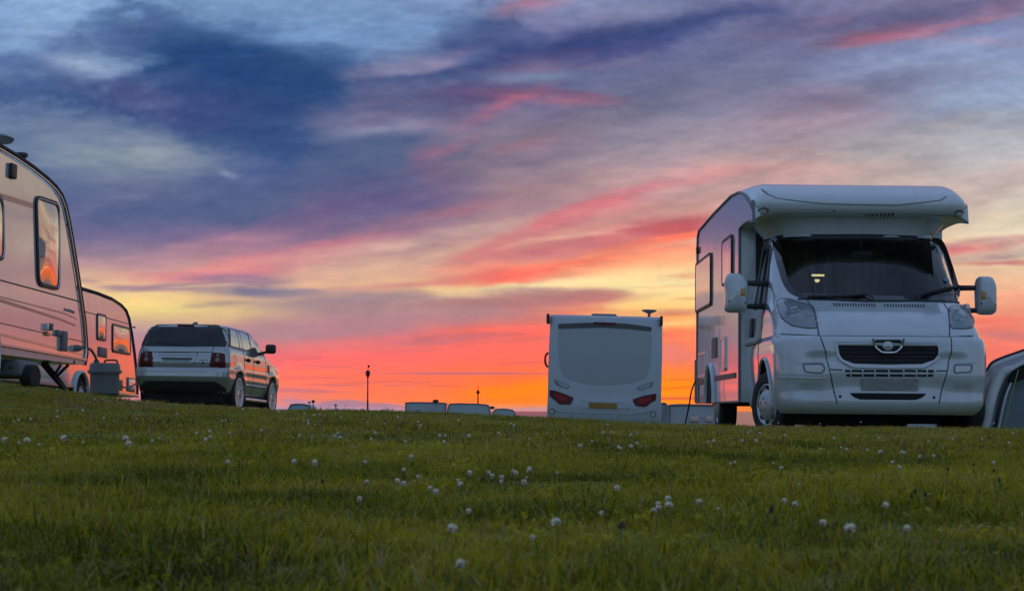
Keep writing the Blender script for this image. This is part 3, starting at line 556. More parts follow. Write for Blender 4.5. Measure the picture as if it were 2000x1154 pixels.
# ------------------------------------------------------------------ the big coachbuilt motorhome on the right
def motorhome():
    V = Veh(frame((3.56, 17.0, -.035), 0, 0, .55))
    T = thing('motorhome', 'large white coachbuilt motorhome with cab facing the camera and bulging overcab', 'motorhome', V.M)
    #       z     yf    w     d    n
    TAB = [(.25, .12, .93, .50, 3.4), (.29, .05, .97, .50, 3.4), (.36, .01, 1.0, .50, 3.4), (.46, .03, 1.015, .52, 3.4), (.50, .03, 1.02, .52, 3.4), (.66, .0, 1.03, .54, 3.4), (.84, .015, 1.035, .56, 3.4), (.94, .04, 1.03, .56, 3.4),
           (.985, .075, 1.02, .56, 3.4), (1.0, .12, 1.005, .55, 3.3), (1.04, .145, 1.0, .55, 3.2), (1.15, .27, .99, .58, 3.1), (1.25, .43, .985, .60, 3.0), (1.33, .60, .975, .62, 3.0), (1.38, .70, .965, .62, 3.0), (1.45, .775, .955, .60, 3.1), (1.75, 1.08, .91, .56, 3.2), (2.0, 1.36, .87, .54, 3.2), (2.09, 1.46, .855, .52, 3.2), (2.16, 1.56, .85, .48, 3.2), (2.25, 1.70, .85, .4, 3.2)]
    def prm(z):
        return [interp(TAB, z, k) for k in (1, 2, 3, 4)]
    def dent(x, z):          # moulded hollows and swellings of the bumper and bonnet
        v = 0.
        ax = abs(x)
        v += .035 * math.exp(-(((ax - .63) / .13) ** 4 + ((z - .775) / .05) ** 4))            # fog lamp recess
        v += .035 * math.exp(-(((ax - .73) / .10) ** 4 + ((z - .475) / .045) ** 4))
        v += .05 * math.exp(-((x / .50) ** 6 + ((z - .83) / .105) ** 6))                      # grille
        v -= .014 * math.exp(-((z - .60) / .05) ** 2) * (1 if ax < 1 else 0)
        v += .014 * math.exp(-((x / .52) ** 8 + ((z - .56) / .07) ** 4))
        if z > 1.02: v -= .018 * math.exp(-((ax - .40) / .10) ** 2) * min(1, (z - 1.02) / .1) * (1 if z < 1.4 else 0)
        return v
    def SF(x, z):
        yf, w, d, n = prm(z); t = min(abs(x) / w, .992)
        return Vector((x, yf + d * (1 - (1 - t ** n) ** (1 / n)) + dent(x, z), z))
    def SFy(x, z): return SF(x, min(max(z, .2), 2.3)).y
    def SL(y, z, s=-1): 
        yf, w, d, n = prm(z); q = max(0., 1 - (y - yf) / d) if y < yf + d else 0.
        q = min(q, .999); return Vector((s * w * (1 - q ** n) ** (1 / n), y, z))
    P = lambda pts: [V.onY(a, b, SFy) for a, b in pts]
    out = (0, -1, 0)
    # openings
    WS = rnd(P([(1507, 466), (1520, 460), (1600, 458.5), (1693, 458), (1780, 461), (1838, 466), (1848, 482), (1864, 530), (1877, 574), (1872, 588), (1845, 589.5), (1770, 589), (1693, 587), (1610, 585), (1560, 581), (1540, 572), (1528, 552), (1517, 515)]), .05, 3)
    def inside(p, poly):
        c = False; n = len(poly)
        for i in range(n):
            a = poly[i]; b = poly[i-1]
            if (a[1] > p[1]) != (b[1] > p[1]) and p[0] < (b[0]-a[0])*(p[1]-a[1])/(b[1]-a[1]) + a[0]: c = not c
        return c
    WSin = inset(WS, .028)
    win = rnd([(1.42, 1.36), (1.48, 1.60), (1.70, 1.99), (1.92, 2.03), (2.20, 2.03), (2.24, 1.36)], .05, 4)   # door window (y,z)
    winin = inset(win, .03)
    AC, AR = (1.02, .34), .455                                                                               # wheel arch centre, radius
    NT, NS = 72, 30
    zs = sorted(set([round(.25 + .03 * i, 4) for i in range(67)] + [.985, 1.0, 1.02, .455, .47]))
    rows = []
    for z in zs:
        yf, w, d, n = prm(z); row = []
        yb = 2.42
        L = [(-w, yb + (yf + d - yb) * i / NS) for i in range(NS)]
        for i in range(NT + 1):
            th = R(-90 + 180 * i / NT); s_, c_ = math.sin(th), math.cos(th)
            x = w * math.copysign(abs(s_) ** (2 / n), s_); y = yf + d * (1 - abs(c_) ** (2 / n)); row.append((x, y))
        row = L + row + [(-a, b) for a, b in reversed(L)]
        rows.append([Vector((x, y + (dent(x, z) if abs(x) < w * .97 else 0), z)) for x, y in row])
    mb = MB(); n = len(rows[0]); vs = [v for r_ in rows for v in r_]; fs = []
    for j in range(len(rows) - 1):
        for i in range(n - 1):
            q = (j*n+i, j*n+i+1, (j+1)*n+i+1, (j+1)*n+i); c = (vs[q[0]] + vs[q[2]]) / 2
            if inside((c.x, c.z), WSin) and c.y < 1.9 and abs(c.x) < .93: continue
            if abs(c.x) > .76 and inside((c.y, c.z), winin): continue
            if abs(c.x) > .72 and math.hypot(c.y - AC[0], c.z - AC[1]) < AR: continue
            fs.append(q)
    mb.add(vs, fs, True)
    cab = mb.build('cab_body', WHITE_C, T)
    # underside and arches
    for s in (-1, 1):
        pts = []
        for k in range(25):
            a = R(-14 + 208 * k / 24); y = AC[0] + (AR + .004) * math.cos(a); z = AC[1] + (AR + .004) * math.sin(a)
            if z > .25: pts.append(SL(y, z, s) + Vector((s * .006, 0, 0)))
        MB().tube(pts, .017, 8).build('arch_lip', WHITE_C, T)
        a = MB(); k0 = []
        for k in range(19):
            t = R(180 * k / 18); k0.append((AC[0] + AR * math.cos(t), AC[1] + AR * math.sin(t)))
        for i in range(18):
            (y0, z0), (y1, z1) = k0[i], k0[i+1]
            xa = s * .99; xb = s * .60
            a.add([SL(y0, z0, s), SL(y1, z1, s), (xb, y1, z1), (xb, y0, z0)], [(0, 1, 2, 3)])
        a.add([(s * .6, y, z) for y, z in k0], [tuple(range(19))])
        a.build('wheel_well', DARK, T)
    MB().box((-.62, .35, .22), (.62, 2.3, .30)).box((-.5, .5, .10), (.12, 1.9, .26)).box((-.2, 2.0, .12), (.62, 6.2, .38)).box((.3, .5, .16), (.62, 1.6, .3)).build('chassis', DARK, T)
    for s, st in ((-1, 20), (1, 20)):
        a = R(st); d = Vector((-math.cos(a), -math.sin(a), 0)) if s < 0 else Vector((math.cos(a), math.sin(a), 0))
        wheel(T, 'wheel', Vector((s * .925, 1.02, .335)), .335, .20, .215, 'cap', d)
        wheel(T, 'wheel', Vector((s * .92, 5.22, .335)), .335, .21, .215, 'cap', (s, 0, 0))
    # windscreen with its black border, wipers
    ring('windscreen_border', WS, inset(WS, .055), SF, out, FRIT, T, off=.006, back=.02)
    sc_ = patch('windscreen', inset(WS, .045), SF, out, SCREEN, T, off=.002, step=.12, back=.0)
    # keep the pane a single sheet
    me = sc_.data; bm = bmesh.new(); bm.from_mesh(me)
    bmesh.ops.delete(bm, geom=[f for f in bm.faces if abs(f.normal.y) < .25 and abs(f.normal.x) > .97], context='FACES_ONLY'); bm.to_mesh(me); bm.free()
    for pts in ([(1704, 585), (1690, 579), (1650, 583), (1578, 583)], [(1776, 587), (1800, 578), (1838, 567), (1872, 561)]):
        q = P(pts); w_ = MB(); seam(w_, q, SF, out, .008, .03); w_.tube([SF(*q[0]) + Vector((0, -.03, 0)), SF(*q[0]) + Vector((0, .03, -.01))], .016, 8)
        seam(w_, [q[1], q[-1]], SF, out, .010, .018); w_.build('wiper', BLACKP, T)
    patch('scuttle_panel', P([(1560, 583), (1693, 588), (1872, 590), (1874, 592.5), (1693, 590), (1558, 586)]), SF, out, BLACKP, T, off=.012)
    # door glass
    for s in (-1, 1):
        S = lambda a, b, s=s: SL(a, b, s)
        ring('door_window_frame', inset(win, -.012), inset(win, .032), S, (s, 0, 0), BLACKP, T, off=.006, back=.02)
        mb = MB(); bm = bmesh.new(); bm.faces.new([bm.verts.new((*p, 0)) for p in inset(win, .03)])
        mb.add([S(v.co.x, v.co.y) for v in bm.verts], [[v.index for v in f.verts] for f in bm.faces] if False else [tuple(range(len(bm.verts)))]); bm.free()
        mb.build('door_window', SIDEGL, T)
        b = MB(); seam(b, [(1.80, 1.36), (1.86, 2.02)], S, (s, 0, 0), .009, .004); b.build('window_divider', BLACKP, T)
        b = MB(); seam(b, [(1.50, 1.28), (1.47, .95), (1.44, .75), (1.50, .42), (1.56, .40)], S, (s, 0, 0), .004, .001)
        seam(b, [(1.40, 1.28), (1.45, 1.62), (1.66, 2.03), (1.92, 2.10), (2.3, 2.10)], S, (s, 0, 0), .005, .002); seam(b, [(1.56, .31), (2.36, .31)], S, (s, 0, 0), .004, .001); b.build('door_seam', GAP, T)
        b = MB(); seam(b, [(1.44, .985), (2.38, .985)], S, (s, 0, 0), .022, .004); b.build('door_rubbing_strip', GREYP, T)
        patch('door_handle', rnd([(2.1, 1.06), (2.3, 1.06), (2.3, 1.26), (2.1, 1.26)], .06), S, (s, 0, 0), BLACKP, T, off=.02)
    # interior
    I = thing('cab_interior', None, None); I.parent = T; I.matrix_world = V.M; I.name = 'cab_interior'
    MB().box((-.88, .95, .45), (.88, 2.36, .50)).build('cab_floor', INTER, I)
    MB().box((-.93, 2.37, .45), (.93, 2.40, 2.2)).build('cab_rear_panel', INTER, I)
    ds = MB(); ds.prism([(.82, 1.30), (1.10, 1.33), (1.42, 1.22), (1.40, .9), (1.0, .8)], lambda a, b: Vector((-.86, a, b)), lambda a, b: Vector((.86, a, b))); ds.build('dashboard', INTER, I)
    cu = MB()
    for s0, s1, amp in ((-.86, -.30, .02), (-.22, .46, .02)):
        k = 40; a = [Vector((s0 + (s1 - s0) * i / k, 2.28 + amp * math.sin(i * 1.1), 1.10)) for i in range(k + 1)]; b = [v + Vector((0, 0, .92)) for v in a]
        cu.add(a + b, [(i, i+1, k+2+i, k+1+i) for i in range(k)], True)
    cu.build('curtain', CURT, I)
    for x in (-.47, .47):
        st_ = MB(); st_.box((x - .25, 1.75, .80), (x + .25, 2.2, .95), .05).box((x - .24, 2.08, .9), (x + .24, 2.22, 1.50), .06); st_.box((x - .13, 2.08, 1.52), (x + .13, 2.18, 1.72), .04); st_.build('cab_seat', INTER, I)
    sw = MB(); c = Vector((.45, 1.42, 1.22)); ax_ = Vector((0, -.55, -.83)); M = axisM(c, ax_)
    sw.tube([M @ Vector((.2 * math.cos(a), .2 * math.sin(a), 0)) for a in np.linspace(0, 2 * math.pi, 25)], .016, 6, cap=False); sw.tube([M @ Vector((-.2, 0, 0)), M @ Vector((.2, 0, 0))], .014, 6); sw.build('steering_wheel', BLACKP, I)
    MB().box((-.09, 1.34, 1.84), (.13, 1.37, 1.92), .012).tube([(0.02, 1.36, 1.92), (0.02, 1.45, 2.02)], .012).build('rear_view_mirror', BLACKP, I)
    # the lit lamp behind the screen
    l0 = V.I @ W(1586, 537, 18.75); l1 = V.I @ W(1610, 537, 18.75)
    MB().box((l0.x, l0.y, l0.z - .012), (l1.x, l0.y + .02, l0.z + .008)).build('lamp_tube', LAMP, I)
    g0 = V.I @ W(1596, 549, 18.75); MB().lathe([(.014, -.012), (.03, .012), (.022, .018)], 12, Matrix.Translation(g0)).build('lamp_bulb', LAMP, I)
    # sticker
    p = P([(1848, 547)])[0]; patch('windscreen_sticker', [(p[0] + .035 * math.cos(a), p[1] + .025 * math.sin(a)) for a in np.linspace(0, 2 * math.pi, 13)[:-1]], SF, out, BLUEST, T, off=.008, step=.05)
    p = P([(1826, 478)])[0]; patch('windscreen_sticker', [(p[0] + .03 * math.cos(a), p[1] + .02 * math.sin(a)) for a in np.linspace(0, 2 * math.pi, 13)[:-1]], SF, out, GREYP, T, off=.008, step=.05)
    # head lamps and the fillers below them
    for pts in ([(1516, 594), (1521, 584), (1535, 583), (1560, 591), (1588, 598), (1593, 612), (1598, 641), (1572, 641), (1543, 635), (1525, 621)], [(1852, 600), (1870, 598), (1893, 594), (1897, 612), (1899.5, 641), (1880, 642), (1856, 641.5)]):
        q = rnd(P(pts), .04, 4); q1 = inset(q, .005)
        ring('headlamp_surround', inset(q, -.003), inset(q, .006), SF, out, GAP, T, off=.003)
        h = patch('headlight', q1, SF, out, LENSB, T, off=.003, step=.06)
        patch('lens_cover', q1, SF, out, COVER, h, off=.022, step=.06, bulge=.012, back=-.018)
        cx = sum(a for a, b in q) / len(q); cz = sum(b for a, b in q) / len(q)
        for dx, dz, rr in ((-.02, .015, .075), (.11, -.03, .045), (-.12, -.045, .038)):
            M = axisM(SF(cx + dx, cz + dz) + surf_n(SF, cx + dx, cz + dz, out) * .004, surf_n(SF, cx + dx, cz + dz, out))
            MB().lathe([(rr, .0), (rr * .96, .010), (rr * .86, .006), (rr * .8, -.004), (.001, -.012)], 20, M, close=False).build('reflector', CHROME, h)
    # seams of bonnet and bumper
    sm = MB()
    for pts in ([(1577, 587), (1586, 598), (1593, 622), (1600, 656)], [(1842, 590), (1851, 604), (1854, 630), (1854, 657)], [(1515, 653), (1600, 656), (1730, 657), (1854, 658), (1900, 656)], [(1602, 658), (1613, 690), (1620, 722), (1635, 787)], [(1857, 659), (1858, 690), (1850, 724), (1834, 787)], [(1622, 721.5), (1645, 722)], [(1828, 724), (1850, 724)]):
        seam(sm, P(pts), SF, out, .0058, .0)
    sm.build('panel_seam', GAP, T)
    # slots along the top of the bonnet
    for a0, a1, k_, b0, b1 in ((1629, 1708, 16, 595, 596), (1728, 1804, 15, 596.5, 597.5)):
        for k in range(k_):
            x = a0 + (a1 - a0) * k / (k_ - 1); y = b0 + (b1 - b0) * k / (k_ - 1)
            patch('bonnet_slot', P([(x - 1.4, y - 3), (x + .6, y - 3), (x + 2, y + 3), (x, y + 3)]), SF, out, DARK, T, off=.003, step=.2)
    # grille
    G = rnd(P([(1633, 673), (1733, 672), (1833, 674.5), (1834, 690), (1824, 706), (1803, 715.5), (1733, 716), (1665, 714.5), (1645, 706), (1636, 690)]), .03, 4)
    g = patch('grille', G, SF, out, DARK, T, off=.018, step=.05)
    ring('grille_frame', inset(G, -.018), inset(G, .006), SF, out, WHITE_C, T, off=.026, back=.03)
    for k in range(4):
        y = 681 + 8.2 * k; hw = 96 - (0, 2, 7, 20)[k]; b = MB(); seam(b, P([(1733 - hw, y), (1733 + hw, y + .6)]), SF, out, .006, .018); b.build('grille_bar', BLACKP, g)
    # badge: a smooth blurred-looking chrome boss in a bright U
    U = spl([SF(*p) + surf_n(SF, *p, out) * .03 for p in P([(1704, 664), (1708, 676), (1716, 686), (1724, 689), (1745, 689), (1753, 686), (1760, 676), (1764, 664)])], 5)
    bd = MB().tube(U, .013, 8).build('badge_surround', CHROME, T)
    patch('badge', rnd(P([(1707, 664), (1761, 664), (1757, 677), (1750, 686), (1719, 686), (1711, 677)]), .03), SF, out, BLACKP, T, off=.012, step=.05)
    c = P([(1733, 675)])[0]; M = axisM(SF(*c) + Vector((0, -.018, 0)), (0, -1, .1)); MB().lathe([(.052, 0), (.05, .012), (.035, .022), (.001, .028)], 24, M @ Matrix.Diagonal((1, .95, 1, 1)), close=False).build('badge_boss', SILVER, T)
    # lower slots
    xs = [1648, 1662, 1685, 1709, 1736, 1765, 1790, 1811, 1826]
    for a, b in zip(xs[:-1], xs[1:]):
        l = 1.5 if a > 1650 else 0; patch('air_slot', P([(a + 1.4, 722), (b - 1.4, 722.4), (b - 1.4 - (3 if b == 1826 else 0), 735.4), (a + 1.4 + (4 if a == 1648 else 0), 735)]), SF, out, DARK, T, off=.003, step=.1)
    pl = patch('number_plate', rnd(P([(1682, 738), (1793, 739), (1793, 763), (1682, 762)]), .012), SF, out, WPLATE, T, off=.012, step=.15)
    for x in (1694, 1705, 1716, 1727, 1746, 1757, 1769, 1781):      # characters smeared past reading, as in the picture
        q_ = P([(x - 4.2, 744), (x + 4.2, 744), (x + 3.8, 757), (x - 3.8, 757)]); patch('smudge', rnd(q_, .012, 3), SF, out, SMUDGE, pl, off=.014, step=.2)
    patch('lower_intake', rnd(P([(1659, 767), (1810, 768.5), (1800, 777), (1788, 781), (1680, 780), (1668, 776)]), .02), SF, out, DARK, T, off=.003, step=.1)
    for pts in ([(1568, 711), (1607, 711), (1611, 721), (1604, 728), (1573, 726)], [(1864, 713), (1898, 712.5), (1896, 726), (1864, 728)]):
        q = rnd(P(pts), .02); ring('fog_lamp_frame', inset(q, -.008), inset(q, .006), SF, out, GREYP, T, off=.006); patch('fog_lamp', q, SF, out, CLEARL, T, off=.002, step=.06)
    for x, y in ((1641, 774), (1824, 776)):
        c = P([(x, y)])[0]; patch('tow_eye_cover', [(c[0] + .013 * math.cos(a), c[1] + .013 * math.sin(a)) for a in np.linspace(0, 6.283, 11)[:-1]], SF, out, DARK, T, off=.004)
    for q_, r_0 in (([(1556, 709), (1612, 708)], .004), ([(1866, 710), (1905, 708)], .004), ([(1520, 737), (1612, 739)], .006)): b = MB(); seam(b, P(q_), SF, out, r_0, .003); b.build('bumper_crease', WHITE_C, T)
    # -------- living body
    NECK, REAR, HW, LIP = 2.42, 6.88, 1.10, .37
    prof0 = [(REAR, LIP), (REAR, 1.4), (REAR, 2.48), (REAR - .05, 2.60), (REAR - .2, 2.655), (5., 2.69), (3.2, 2.70), (2.5, 2.70), (2.05, 2.685), (1.72, 2.645), (1.46, 2.575), (1.30, 2.51), (1.225, 2.44), (1.215, 2.38), (1.25, 2.32), (1.34, 2.285), (1.7, 2.27), (2.1, 2.26), (2.30, 2.255), (NECK, 2.245), (NECK, LIP)]
    wg0 = [0, 0, 0, 0, 0, 0, 0, .25, .6, .9, 1, 1, 1, 1, .8, .45, .1, 0, 0, 0, 0]
    a_ = spl([(y, z, w) for (y, z), w in zip(prof0[7:19], wg0[7:19])], 4)
    prof = prof0[:7] + [(v.x, v.y) for v in a_] + prof0[19:]; wgt = wg0[:7] + [v.z for v in a_] + wg0[19:]
    r_ = .20
    def sect(x):
        r_ = .20
        t = max(0., (abs(x) - (HW - r_)) / r_); t = min(t, 1.); ins = r_ * (1 - math.sqrt(max(0, 1 - t * t)))
        o = []
        for i, (y, z) in enumerate(prof):
            a = prof[i-1]; b = prof[(i+1) % len(prof)]; d = Vector((b[0]-a[0], b[1]-a[1])).normalized(); nn = Vector((d.y, -d.x))   # outward? resolved below
            c = Vector((4., 1.6)); 
            if nn.dot(Vector((y, z)) - c) < 0: nn = -nn
            rr = ins * wgt[i] * .85; o.append(Vector((x, y - nn.x * rr, z - nn.y * rr)))
        return o
    xs = [-HW + .0] + [-HW + r_ * (1 - math.cos(R(90 * k / 8))) for k in range(1, 8)] + list(np.linspace(-HW + r_, HW - .20, 12)) + [HW - .20 * (1 - math.cos(R(90 * k / 8))) for k in range(7, 0, -1)] + [HW]
    S_ = [sect(x) for x in xs]; n = len(prof); mb = MB(); vs = [v for s in S_ for v in s]; fs = []
    for j in range(len(xs) - 1):
        for i in range(n):
            if i == n - 1: continue       # open below
            fs.append((j*n+i, j*n+(i+1) % n, (j+1)*n+(i+1) % n, (j+1)*n+i))
    mb.add(vs, fs, True); mb.add(S_[0], [tuple(range(n))]); mb.add(S_[-1], [tuple(range(n))])
    body = mb.build('living_body', WHITE, T)
    # cab roof fairing under the overcab
    fa = MB(); lv = []
    for z, yf, w in ((2.10, 1.50, .875), (2.14, 1.50, .90), (2.22, 1.46, .97), (2.29, 1.42, 1.01)):
        row = []
        for i in range(41):
            th = R(-90 + 180 * i / 40); s0, c0 = math.sin(th), math.cos(th); row.append(Vector((w * math.copysign(abs(s0) ** .6, s0), yf + .7 * (1 - abs(c0) ** .6), z)))
        lv.append(row)
    for r0, r1 in zip(lv[:-1], lv[1:]): fa.add(r0 + r1, [(i, i+1, 42+i, 41+i) for i in range(40)], True)
    fa.build('cab_roof_fairing', WHITE_C, T)
    # black rubber trims along the side outline
    for s in (-1, 1):
        o = [Vector((s * (HW + .004), v.y, v.z)) for v in (S_[0] if s < 0 else S_[-1])]
        tr = MB().tube(o[2:] if s < 0 else o[2:6], .016, 6).tube([o[0], o[1], o[2]], .016, 6); tr.build('edge_trim', TRIM, T)
        # skirt trim, coloured stripes
        MB().box((s * (HW + .002) - .004, NECK + .02, .365), (s * (HW + .002) + .004, 4.75, .385)).build('skirt_trim', GREYP, T)
    SB = lambda y, z: Vector((-HW, y, z)); SBx = lambda y, z: -HW; L = (-1, 0, 0)
    Q = lambda pts: [V.onX(a, b, SBx) for a, b in pts]
    # side windows, hinged open a little at the bottom
    for pts in ([(1361, 518), (1389.5, 495), (1389.5, 594), (1361, 608)], [(1413, 472), (1431, 462), (1431, 548), (1413, 556)]):
        q = Q(pts); y0 = min(a for a, b in q); y1 = max(a for a, b in q); z0 = min(b for a, b in q) ; z1 = max(b for a, b in q)
        z1 = sum(sorted(b for a, b in q)[2:]) / 2; z0 = sum(sorted(b for a, b in q)[:2]) / 2
        q = rnd([(y0, z0), (y1, z0), (y1, z1), (y0, z1)], .07, 5)
        f = ring('window_frame', inset(q, -.018), inset(q, .014), SB, L, BLACKP, T, off=.022)
        patch('window_pane', q, SB, L, GLASSW, f, off=.018, step=.25)
    # hatch, vents, flaps
    def flap(nm, pts, m, off=.012, frm=None):
        q = Q(pts); y0, y1 = min(a for a, b in q), max(a for a, b in q); zz = sorted(b for a, b in q); z0, z1 = (zz[0]+zz[1])/2, (zz[2]+zz[3])/2
        q = rnd([(y0, z0), (y1, z0), (y1, z1), (y0, z1)], .03, 4)
        o = patch(nm, q, SB, L, m, T, off=off)
        if frm: ring(nm + '_frame', inset(q, -.004), inset(q, .03), SB, L, frm, o, off=off + .008)
        return o
    flap('service_flap', [(1409, 660), (1418, 656), (1418, 723), (1409, 724)], WHITE, .01, ALUTRIM)
    flap('fridge_vent', [(1392, 661), (1400, 658), (1400, 699), (1392, 699)], GREYP, .016)
    flap('toilet_hatch', [(1366, 691), (1379, 686), (1379, 735), (1366, 737)], WHITE, .01, ALUTRIM)
    flap('rear_locker', [(1358.5, 703), (1365, 702), (1365, 786), (1358.5, 786)], WHITE, .006, TRIM)
    y0, z0 = Q([(1397, 739)])[0]; y1, z1 = Q([(1437, 735)])[0]
    MB().box((-HW - .012, y1, z0 - .03), (-HW, y0, z0 + .03)).build('side_stripe', mat('red_grey_stripe', (.17, .09, .085), .5), T)
    y2, _ = Q([(1381, 740)])[0]; MB().box((-HW - .012, y2, z0 - .05), (-HW, REAR - .1, z0 + .02)).build('side_stripe', bpy.data.materials['red_grey_stripe'], T)
    # rear wheel arch moulding
    for s in (-1, 1):
        o = [Vector((s * (HW + .012), 5.22 + .47 * math.cos(t), .37 + .47 * math.sin(t))) for t in np.linspace(0, math.pi, 20)]
        MB().tube(o, .035, 8).build('wheel_arch_moulding', WHITE, T)
        MB().add([(s * (HW + .006), v.y, v.z) for v in o], [tuple(range(20))]).build('rear_wheel_well', DARK, T)
    MB().box((-.9, 6.7, .34), (.9, 6.86, .40)).build('rear_crossbar', BLACKP, T)
    # awning rail lamp, cable hook, roof aerial
    MB().box((-HW - .03, REAR - .14, 2.36), (-HW, REAR - .05, 2.45), .012).build('marker_lamp', RED, T)
    rt = V.I @ W(1421, 382, 20.8); MB().tube([(-.95, 3.9, 2.70), (-.95, 3.9, 2.78)], .012).tube([(-1.02, 3.9, 2.785), (-.86, 3.9, 2.785)], .012).build('roof_vent_cap', BLACKP, T)
    # overcab details on the nose
    nose = sorted([(z, y) for (y, z), w in zip(prof, wgt) if w > .3 and z >= 2.30])
    def NY(x, z):
        y = float(np.interp(z, [a for a, b in nose], [b for a, b in nose])); q_ = .2; t = min(max(0., (abs(x) - (HW - q_)) / q_), 1.); return y + q_ * (1 - math.sqrt(max(0, 1 - t*t))) * .8
    NS_ = lambda x, z: Vector((x, NY(x, min(max(z, 2.305), 2.71)), z)); NP = lambda pts: [V.onY(a, b, lambda x, z: NY(x, min(max(z, 2.305), 2.71))) for a, b in pts]
    for x in (1491, 1873):
        c = NP([(x, 412 if x < 1600 else 417)])[0]; e = [(c[0] + .045 * math.cos(a), c[1] + .028 * math.sin(a)) for a in np.linspace(0, 6.283, 17)[:-1]]
        f = ring('clearance_lamp_frame', inset(e, -.008), inset(e, .008), NS_, out, GREYP, T, off=.012); patch('clearance_lamp', e, NS_, out, CLEARL, f, off=.008, step=.1)
    for k in range(8):
        x = 1690 + 7.6 * k; h = 1.5 + .42 * k; c = NP([(x, 421 - h), (x + 3.2, 421 - h), (x + .2, 421 + h * .6), (x - 2.4, 421 + h * .6)]); patch('overcab_slot', c, NS_, out, DARK, T, off=.004, step=.2)
    b = MB(); seam(b, NP([(1487, 369), (1499, 379), (1516, 387), (1560, 393), (1610, 398), (1680, 400), (1750, 401), (1800, 396), (1838, 391), (1848, 384)]), NS_, out, .007, -.001); b.build('overcab_crease', TRIM, T)
    b = NP([(1629, 412)])[0]; patch('overcab_mark', [(b[0] - .01, b[1]), (b[0] + .01, b[1] + .014), (b[0] + .01, b[1] - .014)], NS_, out, GAP, T, off=.004)
    # mirrors on two arms each
    for s, (xa, xb, ya, yb) in ((-1, (1415, 1461, 533, 611)), (1, (1905, 1945, 539, 615))):
        D = 18.35; a = V.I @ W(xa, ya, D); b = V.I @ W(xb, yb, D); cx, cz = (a.x + b.x) / 2, (a.z + b.z) / 2; hw, hh = abs(b.x - a.x) / 2, abs(a.z - b.z) / 2; y = a.y
        hz = MB()
        rings = []
        for yy, k in ((-.13, .0), (-.125, .55), (-.10, .82), (-.05, .96), (.02, 1.), (.06, .98)):
            o = rnd([(-hw * (1 if s < 0 else .92), -hh), (hw * (.9 if s < 0 else 1), -hh), (hw, hh * .55), (hw * .6, hh), (-hw * .8, hh), (-hw, hh * .45)], .06, 5)
            rings.append([Vector((cx + px_ * max(k, .02), y + yy, cz + pz_ * max(k, .02) * (1 if k > .1 else 1))) for px_, pz_ in o])
        nn = len(rings[0])
        for r0, r1 in zip(rings[:-1], rings[1:]): hz.add(r0 + r1, [(i, (i+1) % nn, nn+(i+1) % nn, nn+i) for i in range(nn)], True)
        m_ = hz.build('mirror_housing', WHITE_C, T)
        MB().add([v + Vector((0, .002, 0)) for v in rings[-1]], [tuple(range(nn))]).build('mirror_glass', CHROME, m_)
        # amber repeater on the housing's face
        k = MB(); 
        ac = V.I @ W(1446 if s < 0 else 1927, 571 if s < 0 else 577, D - .12)
        k.box((ac.x - .05, y - .128, ac.z - .045), (ac.x + .05, y - .085, ac.z + .045), .01); k.build('indicator', AMBER, m_)
        gr = MB(); gr.tube([Vector((cx - hw * .8 * 1, y - .112, cz - hh * .45)), Vector((cx + hw * .75, y - .112, cz - hh * .52))], .006); gr.build('housing_groove', GAP, m_)
        for zz in (V.I @ W(1480, 553 if s < 0 else 558, D)).z, (V.I @ W(1480, 598 if s < 0 else 602, D)).z:
            MB().tube([(s * .88, y + .15, zz), (s * .98, y + .05, zz), (cx - s * hw * .7, y + .02, zz)], [.03, .032, .026], 10).build('mirror_arm', BLACKP, T)
        MB().tube([(s * .90, y + .14, (V.I @ W(1480, 543, D)).z), (s * .91, y + .14, (V.I @ W(1480, 604, D)).z)], .05, 10).build('mirror_mount', BLACKP, T)
    return T, V
MH, MHV = motorhome()
